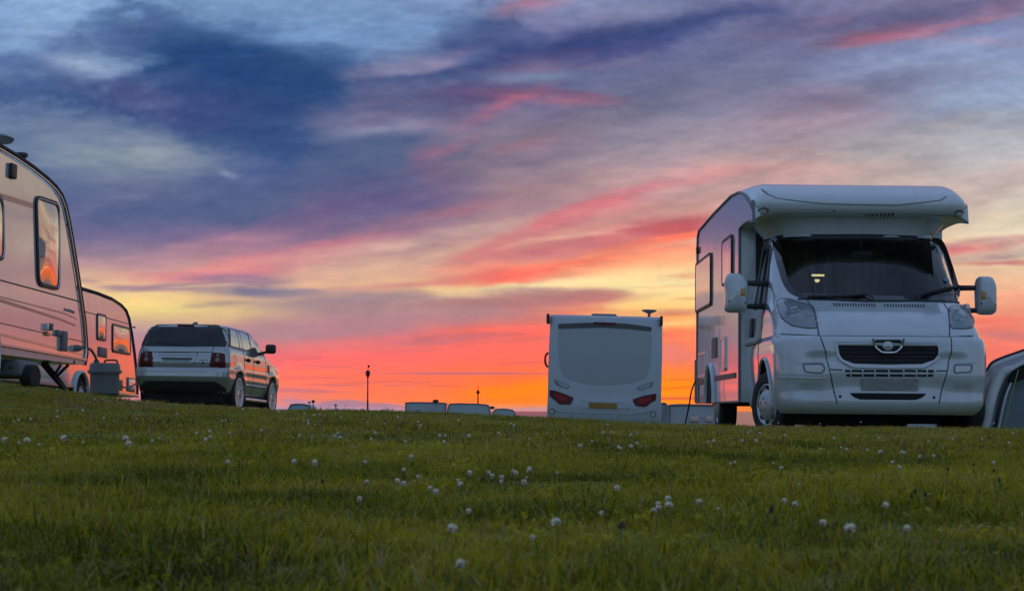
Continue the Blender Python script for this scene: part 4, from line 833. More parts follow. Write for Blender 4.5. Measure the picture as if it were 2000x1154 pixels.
# ------------------------------------------------------------------ the silver estate-sized off-road car
SILV = mat('silver_car_paint', (.35, .37, .38), .18, metal=.65, coat=1, var=.04, scale=5, dirt=.12, dirtcol=(.2, .18, .16))
def boolean_cut(ob, cutters):
    for c in cutters:
        md = ob.modifiers.new('b', 'BOOLEAN'); md.operation = 'DIFFERENCE'; md.object = c; md.solver = 'EXACT'
        try: md.material_mode = 'TRANSFER'
        except Exception: pass
    bpy.context.view_layer.update()
    ev = ob.evaluated_get(bpy.context.evaluated_depsgraph_get()); me = bpy.data.meshes.new_from_object(ev); ob.modifiers.clear(); ob.data = me
    for c in cutters: bpy.data.objects.remove(c)
def car():
    A = W(265, 790, 36.0); 
    V = Veh(frame((A.x + .86, 36.0, .205), 6.5, 1.3, .8))
    T = thing('car', 'silver off-road estate car seen from behind beside the caravans', 'car', V.M)
    #      z    yr   yf    w    dr   df
    TAB = [(.34, .30, 4.50, .84, .2, .5), (.44, .14, 4.66, .90, .22, .55), (.60, .06, 4.72, .94, .24, .6), (.68, .015, 4.74, .955, .26, .62), (.74, .0, 4.75, .965, .26, .62), (.88, .0, 4.75, .97, .26, .62), (.915, .02, 4.74, .97, .26, .62), (.93, .095, 4.73, .965, .22, .62),
           (1.04, .085, 4.66, .965, .22, .6), (1.10, .09, 4.50, .96, .22, .6), (1.16, .10, 4.1, .955, .22, .5), (1.22, .11, 3.72, .95, .22, .4), (1.28, .115, 3.50, .935, .22, .4), (1.33, .125, 3.42, .92, .22, .4), (1.36, .14, 3.36, .905, .22, .4),
           (1.55, .23, 2.95, .865, .22, .35), (1.70, .31, 2.58, .825, .22, .3), (1.765, .36, 2.40, .79, .24, .3), (1.795, .43, 2.25, .735, .3, .3), (1.812, .60, 2.05, .64, .3, .3), (1.82, .9, 1.8, .45, .3, .3)]
    NN = 3.6
    def prm(z): return [interp(TAB, z, k) for k in (1, 2, 3, 4, 5)]
    def SR(x, z):
        yr, yf, w, dr, df = prm(z); t = min(abs(x) / w, .995); return Vector((x, yr + dr * (1 - (1 - t ** NN) ** (1 / NN)), z))
    def SX(y, z, s=1):
        yr, yf, w, dr, df = prm(z)
        if y < yr + dr: q = min(max(1 - (y - yr) / dr, 0), .999); x = w * (1 - q ** NN) ** (1 / NN)
        elif y > yf - df: q = min(max((y - (yf - df)) / df, 0), .999); x = w * (1 - q ** NN) ** (1 / NN)
        else: x = w
        # flared arches
        for c in (.95, 3.70):
            r = math.hypot(y - c, z - .43); x += .035 * math.exp(-((r - .50) / .07) ** 2) * (1 if z < 1.05 else 0)
        x -= .012 * math.exp(-((z - .80) / .05) ** 2)
        return Vector((s * x, y, z))
    zs = sorted(set([round(.34 + .045 * i, 3) for i in range(33)] + [t[0] for t in TAB])); rows = []
    for z in zs:
        yr, yf, w, dr, df = prm(z); row = []; K = 16; M_ = 34
        for i in range(-K, K + 1):
            s0 = math.sin(R(90 * i / K)); c0 = math.cos(R(90 * i / K)); row.append((w * math.copysign(abs(s0) ** (2 / NN), s0), yr + dr * (1 - abs(c0) ** (2 / NN))))
        for i in range(1, M_):
            y = yr + dr + (yf - df - yr - dr) * i / M_; row.append((SX(y, z).x, y))
        for i in range(-K, K + 1):
            s0 = math.sin(R(-90 * i / K)); c0 = math.cos(R(90 * i / K)); row.append((w * math.copysign(abs(s0) ** (2 / NN), s0), yf - df * (1 - abs(c0) ** (2 / NN))))
        for i in range(M_ - 1, 0, -1):
            y = yr + dr + (yf - df - yr - dr) * i / M_; row.append((-SX(y, z).x, y))
        rows.append([Vector((x, y, z)) for x, y in row])
    n = len(rows[0]); mb = MB(); vs = [v for r_ in rows for v in r_]
    mb.add(vs, [(j*n+i, j*n+(i+1) % n, (j+1)*n+(i+1) % n, (j+1)*n+i) for j in range(len(rows) - 1) for i in range(n)], True)
    mb.add(rows[0], [tuple(range(n))]); mb.add(rows[-1], [tuple(range(n))])
    body = mb.build('body', [SILV, DARK], T)
    cut = []
    for c in (.95, 3.70):
        for s in (-1, 1):
            k = MB().lathe([(.455, -.22), (.455, .22)], 40, axisM((s * .92, c, .42), (1, 0, 0)), smooth=False).build('cut', DARK); k.parent = T; cut.append(k)
    # depsgraph needs world matrices of the cutters
    bpy.context.view_layer.update(); boolean_cut(body, cut)
    try: body.data.set_sharp_from_angle(angle=R(35))
    except Exception: pass
    for c in (.95, 3.70):
        for s in (-1, 1): wheel(T, 'wheel', Vector((s * .875, c, .43)), .415, .23, .325, 'spoke', (s, 0, 0), rimmat=SILVW)
    MB().box((-.80, .22, .22), (.80, 4.5, .5)).build('underbody', DARK, T)
    MB().box((-.62, 1.4, .17), (-.3, 2.6, .3)).build('silencer', DARK, T)
    out = (0, -1, 0); SRy = lambda x, z: SR(x, min(max(z, .35), 1.8)).y
    z2 = lambda X, Y: (240 + X / 5.244, 600 + Y / 5.244)
    P = lambda pts: [V.onY(*z2(a, b), SRy) for a, b in pts]
    def cl(q, k=.0): # keep off the very corner
        return [(max(-prm(b)[2] * .985, min(prm(b)[2] * .985, a)), b) for a, b in q]
    # rear: lower black valance, window, lamps, gate
    patch('lower_valance', rnd([(-.88, .36), (.88, .36), (.90, .52), (.72, .64), (-.72, .64), (-.90, .52)], .05), SR, out, BLACKP, T, off=.012, step=.1)
    rw = rnd(cl(P([(322, 180), (640, 172), (1000, 190), (1040, 300), (1060, 402), (640, 402), (180, 398), (240, 285)])), .04, 4)
    g = patch('rear_window', rw, SR, out, GLASSR, T, off=.016, step=.1)
    b = MB(); seam(b, P([(340, 362), (450, 378), (585, 382)]), SR, out, .012, .02); b.build('rear_wiper', BLACKP, g)
    patch('roof_spoiler', cl(P([(330, 172), (640, 158), (985, 172), (975, 192), (640, 176), (340, 186)])), SR, out, SILV, T, off=.018, step=.15)
    patch('high_brake_light', P([(560, 183), (730, 186), (730, 196), (560, 193)]), SR, out, RED, T, off=.03)
    b = MB()
    for pts in ([(205, 450), (370, 455), (915, 460)], [(915, 460), (890, 610)], [(212, 455), (232, 600)], [(205, 402), (200, 440)], [(935, 402), (915, 460)]): seam(b, cl(P(pts)), SR, out, .007, .002)
    b.build('panel_seam', GAP, T)
    tl = rnd(cl(P([(918, 462), (1020, 470), (1045, 480), (1052, 618), (892, 610)])), .03, 4)
    tls = rnd([(-a, b) for a, b in tl], .001, 1)
    for q in (tl, [(-a, b) for a, b in tl]):
        l = patch('tail_light', q, SR, out, RED, T, off=.012, step=.06); s = 1 if sum(a for a, b in q) > 0 else -1
        cx = sum(a for a, b in q) / len(q) - s * .035; cz = sum(b for a, b in q) / len(q)
        for dz, rr, m_ in ((-.02, .042, DIML), (.07, .030, DIML)):
            e = [(cx + s * .01 + rr * math.cos(t), cz + dz + rr * math.sin(t)) for t in np.linspace(0, 6.283, 15)[:-1]]; e = [(a, b) for a, b in e]
            patch('reversing_lamp' if dz == 0 else 'indicator_lamp', e, SR, out, m_, l, off=.018, step=.1)
    patch('gate_trim', P([(222, 606), (880, 612), (872, 662), (226, 655)]), SR, out, BLACKP, T, off=.006, step=.1)
    pr = rnd(P([(330, 462), (770, 466), (735, 545), (705, 575), (395, 570), (370, 540)]), .03, 4)
    ring('plate_recess', pr, inset(pr, .05), SR, out, SILV, T, off=.022)
    pl = rnd(P([(410, 528), (705, 532), (690, 568), (425, 566)]), .01, 2); patch('number_plate', pl, SR, out, mat('dusty_plate', (.30, .30, .29), .5, var=.4, scale=30), T, off=.014)
    patch('plate_lamp_bar', P([(400, 518), (715, 522), (715, 532), (400, 528)]), SR, out, GAP, T, off=.03)
    patch('gate_handle', P([(370, 455), (765, 460), (765, 470), (370, 465)]), SR, out, BLACKP, T, off=.02)
    c = P([(285, 517)])[0]; patch('oval_badge', [(c[0] + .055 * math.cos(t), c[1] + .03 * math.sin(t)) for t in np.linspace(0, 6.283, 15)[:-1]], SR, out, GAP, T, off=.008, step=.1)
    patch('gate_lettering', P([(775, 538), (870, 540), (870, 546), (775, 544)]), SR, out, GAP, T, off=.006)
    c = P([(820, 568)])[0]; patch('gate_emblem', [(c[0] - .025, c[1]), (c[0], c[1] + .03), (c[0] + .025, c[1]), (c[0], c[1] - .03)], SR, out, GAP, T, off=.006)
    # side windows and doors
    for s in (1, -1):
        S = lambda a, b, s=s: SX(a, b, s); sd = (s, 0, 0)
        band = rnd([(.165, 1.36), (3.12, 1.33), (2.50, 1.735), (.385, 1.745)], .02, 4)
        band = [(a, b) for a, b in band]
        w = patch('window_surround', band, S, sd, BLACKP, T, off=.008, step=.12)
        for q in ([(.44, 1.385), (1.10, 1.375), (1.12, 1.725), (.66, 1.725)], [(1.16, 1.375), (1.34, 1.37), (1.34, 1.725), (1.17, 1.725)], [(1.38, 1.37), (2.02, 1.36), (1.98, 1.725), (1.38, 1.725)], [(2.10, 1.36), (3.0, 1.35), (2.48, 1.715), (2.07, 1.722)]):
            patch('side_window', rnd(q, .035, 3), S, sd, GLASSD, w, off=.013, step=.12)
        b = MB()
        for pts in ([(1.36, 1.36), (1.36, .95), (1.42, .72), (1.48, .45)], [(2.06, 1.36), (2.10, 1.1), (2.12, .45)], [(3.10, 1.33), (3.16, 1.1), (3.14, .45)], [(1.48, .42), (3.14, .42)], [(.42, 1.335), (3.4, 1.30)], [(3.4, 1.30), (4.1, 1.17), (4.5, 1.08)]): seam(b, pts, S, sd, .0055, .0)
        b.build('door_seam', GAP, T)
        for y in (1.62, 2.40):
            hd = MB(); hd.tube([S(y - .11, 1.16) + Vector((s * .03, 0, 0)), S(y + .11, 1.15) + Vector((s * .03, 0, 0))], .022, 8).box(tuple(S(y + .04, 1.11) - Vector((.01, 0, 0))), tuple(S(y + .12, 1.19) + Vector((s * .028, .0, 0)))); hd.build('door_handle', BLACKP, T)
        fc = [(.62 + .10 * math.cos(t), 1.12 + .10 * math.sin(t)) for t in np.linspace(0, 6.283, 17)]; b = MB(); seam(b, fc, S, sd, .004, 0, sub=1)
        if s > 0: b.build('fuel_flap_seam', GAP, T)
        v = patch('wing_vent', rnd([(3.28, .96), (3.42, .95), (3.44, 1.12), (3.30, 1.13)], .02), S, sd, DARK, T, off=.006)
        for k in range(3): bb = MB(); seam(bb, [(3.29, .99 + .045 * k), (3.43, .985 + .045 * k)], S, sd, .008, .01); bb.build('vent_slat', SILVW, v)
        b = MB(); seam(b, [(1.44, .63), (3.14, .63)], S, sd, .030, .0); b.build('door_moulding', SILV, T)
        st = MB(); st.tube([(s * .95, 1.46, .33), (s * .95, 3.2, .33)], .042, 10).tube([(s * .78, 1.6, .30), (s * .95, 1.6, .33)], .02).tube([(s * .78, 3.0, .30), (s * .95, 3.0, .33)], .02); st.build('side_step', ALUTRIM, T)
        m_ = MB(); m_.box((s * 1.0 if s > 0 else -1.22, 2.86, 1.36), (s * 1.22 if s > 0 else -1.0, 3.02, 1.56), .05).tube([(s * .90, 2.95, 1.37), (s * 1.05, 2.95, 1.40)], .03); m_.build('door_mirror', BLACKP, T)
    fa = MB(); fa.prism([(.75, 1.825), (1.0, 1.90), (1.04, 1.90), (1.02, 1.825)], lambda a, b: Vector((-.03, a, b)), lambda a, b: Vector((.03, a, b))); fa.build('roof_aerial', BLACKP, T)
    return T, V
SILVW = mat('bright_alloy', (.85, .85, .84), .3, metal=.3, var=.05, dirt=.15)
DIML = mat('dim_lamp_insert', (.22, .19, .18), .3, spec=.3)
CAR, CARV = car()
# ------------------------------------------------------------------ the two touring caravans on the left
def side_caravan(label, anchor, D, yaw, pitch, out_px, extra, width=2.2, builder=None, mat_side=None):
    """local frame: x = 0 is the side wall we see, y runs along it away from us, z up; the far bottom corner is the origin"""
    V = Veh(frame(W(anchor[0], anchor[1], D), yaw, pitch, 0)); fx = lambda y, z: 0.
    T = thing('touring_caravan', label, 'caravan', V.M)
    P = lambda pts: [V.onX(a, b, fx) for a, b in pts]
    pr = P(out_px); y_, z_ = pr[-1]; zr = z_ + .10
    pr = pr + [(y_ - .5, zr), (y_ - 1.4, zr + .03), (-extra + .9, zr + .02), (-extra + .42, zr - .08), (-extra + .16, zr - .35), (-extra + .04, zr - .9), (-extra, .55), (-extra + .05, .0)]
    nb = len(pr); mb = MB(); m = 6; e = .07
    # rounded long edges: the outline is pulled in where the wall turns into roof
    secs = []
    for x, k in ((0, .05), (-.02, .018), (-.06, .0), (-width + .06, 0), (-width + .02, .018), (-width, .05)):
        q = inset(pr, k); secs.append([Vector((x, a, b)) for a, b in q])
    vs = [v for s in secs for v in s]
    mb.add(vs, [(j*nb+i, j*nb+(i+1) % nb, (j+1)*nb+(i+1) % nb, (j+1)*nb+i) for j in range(5) for i in range(nb)], True)
    mb.add(secs[0], [tuple(range(nb))]); mb.add(secs[-1], [tuple(range(nb))])
    body = mb.build('body', mat_side or ALU, T)
    S = lambda a, b: Vector((0, a, b)); L = (1, 0, 0)
    builder(T, V, P, S, L, pr)
    return T, V
def win(T, P, S, L, outer, inner=None, name='window', fr=None, off=.016, k=.024):
    q = P(outer); ys = sorted(a for a, b in q)
    q = rnd(q, .09, 6)
    f = ring(name + '_frame' if False else name, inset(q, -.012), inset(q, k), S, L, fr or BLACKP, T, off=off, back=.004)
    patch('pane', inset(q, k * .7), S, L, GLASSW, f, off=off - .006, step=.06, bulge=.02)
    g = MB(); n_ = inset(q, k * .5); g.tube([S(*p) + Vector((off + .001, 0, 0)) for p in n_ + n_[:1]], .006, 5, cap=False); g.build('gasket', ALUTRIM, f)
    return f
def c1(T, V, P, S, L, pr):
    no = 16
    b = MB().tube([S(a, c) + Vector((.004, 0, 0)) for a, c in pr[:no]], .020, 6); b.build('awning_rail', GAP, T)
    b = MB().tube([S(a, c) + Vector((.012, 0, 0)) for a, c in inset(pr, .03)[:no]], .010, 6); b.build('edge_bead', ALUTRIM, T)
    win(T, P, S, L, [(68, 383), (113, 398), (114, 566), (73, 556)])
    win(T, P, S, L, [(-50, 366), (3, 386), (6, 508), (-46, 500)])
    # belt, decals, rail, skirt
    b = MB(); seam(b, P([(-60, 530), (0, 547), (160, 590)]), S, L, .006, .002); seam(b, P([(-60, 617), (165, 668)]), S, L, .004, .001); b.build('panel_seam', TRIM, T)
    dec = mat('grey_decal', (.30, .20, .20), .25, coat=.5, ior=1.8)
    q = P([(0, 583), (60, 602), (120, 622), (148, 634), (146, 637), (118, 626), (60, 608), (0, 590)]); patch('swoosh_decal', q, S, L, dec, T, off=.002, step=.3)
    q = P([(0, 578), (70, 596), (125, 610), (150, 622), (150, 624), (124, 613), (70, 599), (0, 581)]); patch('swoosh_decal', q, S, L, dec, T, off=.002, step=.3)
    for i, (x, y) in enumerate([(126, 604), (131, 605), (135, 606), (139, 607.5), (143, 609)]):      # scripted name, too small to read
        bb = MB(); seam(bb, P([(x - 1.5, y + 3), (x, y - 2.5), (x + 1, y + 3), (x + 2.2, y - .5)]), S, L, .003, .003, n=4, sub=3); bb.build('script_stroke', dec, T)
    q = P([(-60, 660), (165, 700), (165, 704), (-60, 665)]); patch('floor_rail', q, S, L, ALUTRIM, T, off=.022, step=.5)
    q = P([(-60, 667), (165, 705), (165, 713), (-60, 684)]); patch('skirt', q, S, L, mat('grey_skirt', (.50, .48, .47), .3, coat=.3, dirt=.3), T, off=.012, step=.5)
    q = P([(-60, 362), (0, 377), (66, 398), (66, 408), (0, 388), (-60, 374)]); patch('upper_stripe', q, S, L, mat('faded_red_stripe', (.34, .17, .16), .2, coat=.6, ior=1.8), T, off=.002, step=.3)
    q = P([(-60, 640), (0, 650), (160, 690), (160, 694), (0, 655), (-60, 645)]); patch('floor_stripe', q, S, L, ALUTRIM, T, off=.004, step=.4)
    # wheel arch spat
    c = P([(-62, 690)])[0]; o = [(c[0] + .42 * math.cos(t), c[1] + .44 * math.sin(t)) for t in np.linspace(-.5, math.pi + .5, 26)]
    b = MB().tube([S(*p) + Vector((.03, 0, 0)) for p in o], .05, 8); b.build('wheel_spat', WHITE, T)
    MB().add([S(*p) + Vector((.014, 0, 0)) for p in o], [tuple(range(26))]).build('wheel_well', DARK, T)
    wheel(T, 'wheel', Vector((-.12, c[0], c[1] - .16)), .31, .18, .20, 'cap', (1, 0, 0))
    # vent, lamps, sockets
    def bx(nm, pts, t, m_, bev=.01):
        q = P(pts); y0, y1 = min(a for a, b in q), max(a for a, b in q); z0, z1 = min(b for a, b in q), max(b for a, b in q)
        return MB().box((0, y0, z0), (t, y1, z1), bev).build(nm, m_, T)
    v = bx('flue_vent', [(17, 322), (27, 322), (27, 347), (17, 347)], .03, BLACKP); 
    bx('battery_box', [(118, 647), (125, 647), (125, 685), (118, 685)], .035, GREYP, .012)
    bx('awning_light', [(108, 645), (114, 645), (114, 656), (108, 656)], .03, GREYP)
    bx('marker_reflector', [(87, 648), (93, 648), (93, 655), (87, 655)], .02, AMBER, .004)
    bx('side_lamp', [(86, 632), (89, 632), (89, 645), (86, 645)], .03, CLEARL, .004); bx('side_lamp', [(95, 632), (98, 632), (98, 645), (95, 645)], .03, GREYP, .004)
    bx('socket_cover', [(141, 704), (143.5, 704), (143.5, 709), (141, 709)], .016, GAP, .002)
    # water inlet and its housing
    q = P([(146, 680)])[0]; MB().lathe([(.03, 0), (.03, .03), (.02, .06), (.001, .065)], 14, axisM(S(*q), (1, 0, 0))).build('water_inlet', GREYP, T)
    # corner steady with braces
    bt = lambda px, py: V.I @ W(px, py, 15.85)
    st = MB()
    a, b_ = bt(84, 708), bt(129, 762); st.tube([a, a.lerp(b_, .5), b_], [.030, .030, .022], 4, smooth=False)
    st.build('corner_steady', BLACKP, T)
    MB().tube([bt(104, 736), bt(119, 712)], .012, 6).build('steady_brace', BLACKP, T); MB().tube([bt(107, 738), bt(134, 712)], .014, 6).build('steady_brace', BLACKP, T)
    # far-end furniture: stub on the front edge, roof aerial, flue
    q = P([(137, 438)])[0]; MB().box((-.06, q[0] - .01, q[1] - .012), (-.02, q[0] + .07, q[1] + .005)).build('grab_hook', GAP, T)
    p = V.I @ W(42, 312, 15.2); MB().lathe([(.035, -.10), (.035, .02), (.055, .03), (.05, .055), (.001, .06)], 16, Matrix.Translation(p)).build('roof_flue', BLACKP, T)
    p = V.I @ W(-6, 275, 14.6); MB().lathe([(.03, -.35), (.03, -.02), (.12, -.01), (.14, .02), (.09, .045), (.001, .05)], 20, Matrix.Translation(p)).build('roof_aerial', GREYP, T)
    # chassis below
    lo = min(b for a, b in pr); MB().box((-2.0, -5.2, lo - .0), (-.2, -.3, lo + .12)).build('chassis', DARK, T)
C1, C1V = side_caravan('large pale caravan at the left edge with long upright window reflecting the sunset', (164, 712), 16.0, 7.6, 2.4,
    [(164, 712), (168, 690), (167, 665), (164, 628), (158, 585), (150, 530), (141, 475), (133, 430), (127, 402), (119, 381), (108, 365), (92, 349), (62, 325), (30, 303), (0, 285), (-60, 258)], 6.2, builder=c1)
def c2(T, V, P, S, L, pr):
    b = MB().tube([S(a, c) + Vector((.004, 0, 0)) for a, c in pr[:13]], .030, 6); b.build('awning_rail', GAP, T)
    win(T, P, S, L, [(189, 612), (206, 616), (206, 666), (189, 663)], k=.04, off=.022)
    win(T, P, S, L, [(219, 632), (253, 641), (254, 693), (219, 687)], k=.04, off=.022)
    b = MB(); seam(b, P([(60, 580), (168, 609), (252, 633)]), S, L, .010, .002); b.build('panel_seam', TRIM, T)
    q = P([(0, 736), (148, 753), (268, 770), (268, 774), (148, 757.5), (0, 741)]); patch('floor_rail', q, S, L, ALUTRIM, T, off=.03, step=.8)
    def bx(nm, pts, t, m_, bev=.01):
        q = P(pts); y0, y1 = min(a for a, b in q), max(a for a, b in q); z0, z1 = min(b for a, b in q), max(b for a, b in q)
        return MB().box((0, y0, z0), (t, y1, z1), bev).build(nm, m_, T)
    v = bx('fridge_vent', [(192, 680), (207, 680), (207, 696), (192, 696)], .03, GREYP)
    h = bx('service_hatch', [(248, 739), (262, 739), (262, 764), (248, 764)], .02, GREYP, .01); MB().box((.018, h.bound_box[0][1] + .06, h.bound_box[0][2] + .03), (.03, h.bound_box[6][1] - .06, h.bound_box[6][2] - .03), .005).build('hatch_door', ALU, h)
    bx('service_hatch', [(231, 742), (238, 742), (238, 762), (231, 762)], .02, GREYP)
    c = P([(156, 764)])[0]; o = [(c[0] + .38 * math.cos(t), c[1] + .40 * math.sin(t)) for t in np.linspace(-.3, math.pi + .3, 22)]
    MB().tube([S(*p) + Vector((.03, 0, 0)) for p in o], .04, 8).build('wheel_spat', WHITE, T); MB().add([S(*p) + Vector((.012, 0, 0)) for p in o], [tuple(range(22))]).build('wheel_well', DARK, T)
    wheel(T, 'wheel', Vector((-.05, c[0], c[1] - .10)), .32, .18, .21, 'cap', (1, 0, 0))
    q = P([(264, 640)])[0]; MB().box((-.06, q[0] - .02, q[1]), (-.02, q[0] + .09, q[1] + .03)).build('grab_hook', GAP, T)
C2, C2V = side_caravan('smaller pale caravan half hidden behind the large one, with two orange reflecting windows', (268, 776), 41., 6.8, 2.4,
    [(268, 776), (268, 750), (266, 720), (262, 685), (257, 650), (252, 622), (246, 606), (236, 595), (218, 583), (190, 572), (160, 563), (120, 553), (80, 548)], 7.2, builder=c2)
# waste-water carrier lying under the big caravan
def carrier():
    M = frame(W(20, 718, 14.6), 7.6, 2, 0); I = M.inverted()
    T = thing('waste_water_carrier', 'low grey waste water tank with black cap lying under the large caravan', 'water tank', M)
    a = I @ W(-30, 703, 14.6); b = I @ W(55, 737, 14.6)
    MB().box((a.x, -.12, b.z), (b.x, .26, a.z), .035).build('tank', GREYP, T)
    c = I @ W(8, 717, 14.6); MB().lathe([(.042, 0), (.042, .02), (.034, .03), (.001, .03)], 20, axisM(Vector((c.x, -.12, c.z)), (0, -1, 0))).build('tank_cap', BLACKP, T)
    MB().box((b.x - .11, -.125, (a.z + b.z) / 2 - .006), (b.x - .07, -.118, (a.z + b.z) / 2 + .006)).build('tank_mark', BLACKP, T)
    w = I @ W(61, 735, 14.6); MB().lathe([(.02, -.05), (.088, -.05), (.094, -.03), (.094, .03), (.088, .05), (.02, .05)], 28, axisM(Vector((w.x, .0, w.z)), (1, -.1, 0))).build('carrier_wheel', RUBBER, T)
carrier()
# upright fresh-water barrel with its hose
def barrel():
    D = 18.0; b0 = W(204, 768, D); top = W(204, 706, D); h = top.z - b0.z + .03; r = 28 * D / F
    T = thing('water_barrel', 'upright grey water barrel with rimmed lid standing between the caravans', 'water barrel', Matrix.Translation((b0.x, D, b0.z - .03)))
    MB().lathe([(r * .98, 0), (r, .02), (r, h * .62), (r * 1.04, h * .66)], 36).build('barrel', GREYP, T)
    MB().lathe([(r * 1.16, h * .66), (r * 1.19, h * .69), (r * 1.17, h * .745), (r * 1.06, h * .77), (r * 1.04, h * .90), (r * .95, h * .955), (.001, h * .965)], 36).build('lid', GREYP, T)
    MB().lathe([(.03, h * .95), (.03, h * 1.02), (.02, h * 1.05), (.001, h * 1.05)], 14, Matrix.Translation((-.085, 0, 0))).build('hose_coupling', GREYP, T)
    MB().tube(spl([(.0, -.02, h * .95), (.01, -.02, h * 1.03), (.06, -.02, h * 1.04), (.12, -.02, h * 1.03), (.13, -.02, h * .95)], 5), .010, 6).build('carrying_handle', BLACKP, T)
    MB().lathe([(r * 1.0, -.01), (r * 1.02, .03)], 30).build('base_ring', BLACKP, T)
    p0 = W(148, 679, 15.9) + Vector((.08, 0, 0)); p3 = Vector((b0.x - .085, D, b0.z - .03 + h * 1.04))
    hs = MB().tube(spl([p0, W(160, 677, 16.2), W(176, 682, 16.9), W(185, 694, 17.6), p3], 8), .014, 8).build('water_hose', GREYP, None)
    tag(hs, 'grey hose arching from the large caravan to the water barrel', 'hose')
    q = MB().tube(spl([W(238, 755, 24), W(250, 757, 25), W(262, 751, 26), W(270, 750, 27)], 6), .012, 6).build('hook_up_cable', BLACKP, None); tag(q, 'thin dark cable hanging in front of the smaller caravan', 'cable')
barrel()
# ------------------------------------------------------------------ motorhome seen from behind, tent, far caravans, poles
SHADEW = mat('shade_darkened_white', (.38, .42, .46), .3, coat=.3, var=.04, dirt=.15, dirtcol=(.3, .3, .3))  # white bodywork with its shade put into the colour, darker than WHITE
PANELG = mat('grey_rear_panel', (.32, .35, .375), .5, var=.05, scale=3)
def rear_home():
    D = 36.; A = W(1066, 818, D); B = W(1290, 818, D); cx = (A.x + B.x) / 2; hw = (B.x - A.x) / 2
    V = Veh(frame((cx, D, A.z - .32), 3.6, 0, 1.6)); T = thing('motorhome', 'white motorhome seen squarely from behind with two dark red tail lights', 'motorhome', V.M)
    z2 = lambda X, Y: (1040 + X / 4.617, 590 + Y / 4.617)
    TAB = [(.20, .10, 1.0), (.30, .03, 1.0), (.5, .0, 1.0), (.9, .0, 1.0), (1.6, .03, 1.), (2.0, .08, .995), (2.25, .14, .99), (2.36, .19, .985), (2.41, .30, .97)]
    top = (V.I @ W(1180, 615, D)).z
    k = top / 2.41; TAB = [(a * k, b, c) for a, b, c in TAB]
    def S(x, z):
        y = interp(TAB, z, 1); w = interp(TAB, z, 2) * hw; t = min(abs(x) / w, .99)
        y += .16 * (1 - (1 - t ** 5) ** (1 / 5)) 
        zc, hz = 1.18 * k, .95 * k                     # shallow dish in the middle
        e = (x / (hw * .86)) ** 6 + ((z - (1.38 if z > 1.38 * k else 1.38) * k) / (.80 * k if z > 1.38 * k else .68 * k)) ** 6
        y += .035 * math.exp(-e ** 2)
        return Vector((x, y, z))
    Sy = lambda x, z: S(x, min(max(z, .2), top)).y; P = lambda pts: [V.onY(*z2(a, b), Sy) for a, b in pts]; out = (0, -1, 0)
    zs = np.linspace(TAB[0][0], top, 44); n = 40; rows = []
    for z in zs:
        w = interp(TAB, z, 2) * hw; xs = [w * .99 * math.sin(R(90 * i / n)) for i in range(-n, n + 1)]
        rows.append([Vector((-w, .30, z))] + [S(x, z) for x in xs] + [Vector((w, .30, z))])
    m = len(rows[0]); mb = MB(); vs = [v for r_ in rows for v in r_]; mb.add(vs, [(j*m+i, j*m+i+1, (j+1)*m+i+1, (j+1)*m+i) for j in range(len(rows) - 1) for i in range(m - 1)], True)
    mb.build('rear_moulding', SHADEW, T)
    MB().box((-hw * .97, .28, .28), (hw * .97, 6.2, top - .01), .06).build('living_body', WHITE, T)
    dsh = rnd(P([(232, 240), (440, 232), (640, 228), (860, 240), (1072, 262), (1070, 420), (1058, 590), (1010, 690), (880, 728), (700, 746), (560, 744), (420, 722), (285, 680), (243, 570), (236, 400)]), .1, 5)
    patch('rear_panel', dsh, S, out, PANELG, T, off=.006, step=.12)
    patch('window_hood', rnd(P([(232, 198), (440, 188), (640, 184), (860, 196), (1075, 226), (1072, 264), (860, 242), (640, 230), (440, 234), (234, 242)]), .02), S, out, mat('smoked_hood', (.06, .055, .055), .4), T, off=.012, step=.12)
    patch('high_brake_light', P([(552, 184), (752, 190), (752, 208), (552, 201)]), S, out, RED, T, off=.03)
    for q in ([(190, 690), (330, 742), (330, 775), (240, 762), (205, 735)], [(1088, 716), (1078, 765), (960, 795), (942, 788), (950, 758)]):
        f = patch('lamp_recess', rnd(P(q), .03), S, out, TRIM, T, off=.004)
        (x0, y0), (x1, y1) = q[0], q[1]
        for j in range(3):
            xa, xb = (210 + 14 * j, 322 - 4 * j) if x0 < 600 else (1072 - 8 * j, 958 + 2 * j); ya, yb = (712 + 17 * j, 752 + 11 * j) if x0 < 600 else (738 + 13 * j, 768 + 11 * j)
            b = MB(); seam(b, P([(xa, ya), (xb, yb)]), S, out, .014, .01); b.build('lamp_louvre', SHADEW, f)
    for q in ([(156, 790), (205, 797), (290, 826), (370, 860), (366, 882), (342, 924), (240, 920), (205, 885), (158, 850)], [(1115, 822), (1112, 884), (1072, 902), (1022, 944), (932, 936), (906, 896), (904, 876), (1000, 842)]):
        l = patch('tail_light', rnd(P(q), .03), S, out, RED, T, off=.012, step=.1)
        i_ = [(a * .6 + sum(x for x, y in q) / len(q) * .4, b * .55 + sum(y for x, y in q) / len(q) * .45) for a, b in q]; patch('lamp_insert', rnd(P(i_), .02), S, out, mat('deep_red', (.24, .008, .009), .3, spec=.25) if 'deep_red' not in bpy.data.materials else bpy.data.materials['deep_red'], l, off=.018, step=.1)
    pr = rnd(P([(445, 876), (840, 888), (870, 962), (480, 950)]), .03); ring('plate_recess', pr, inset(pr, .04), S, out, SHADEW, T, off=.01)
    patch('number_plate', P([(510, 905), (760, 912), (760, 962), (510, 955)]), S, out, YPLATE, T, off=.014, step=.2)
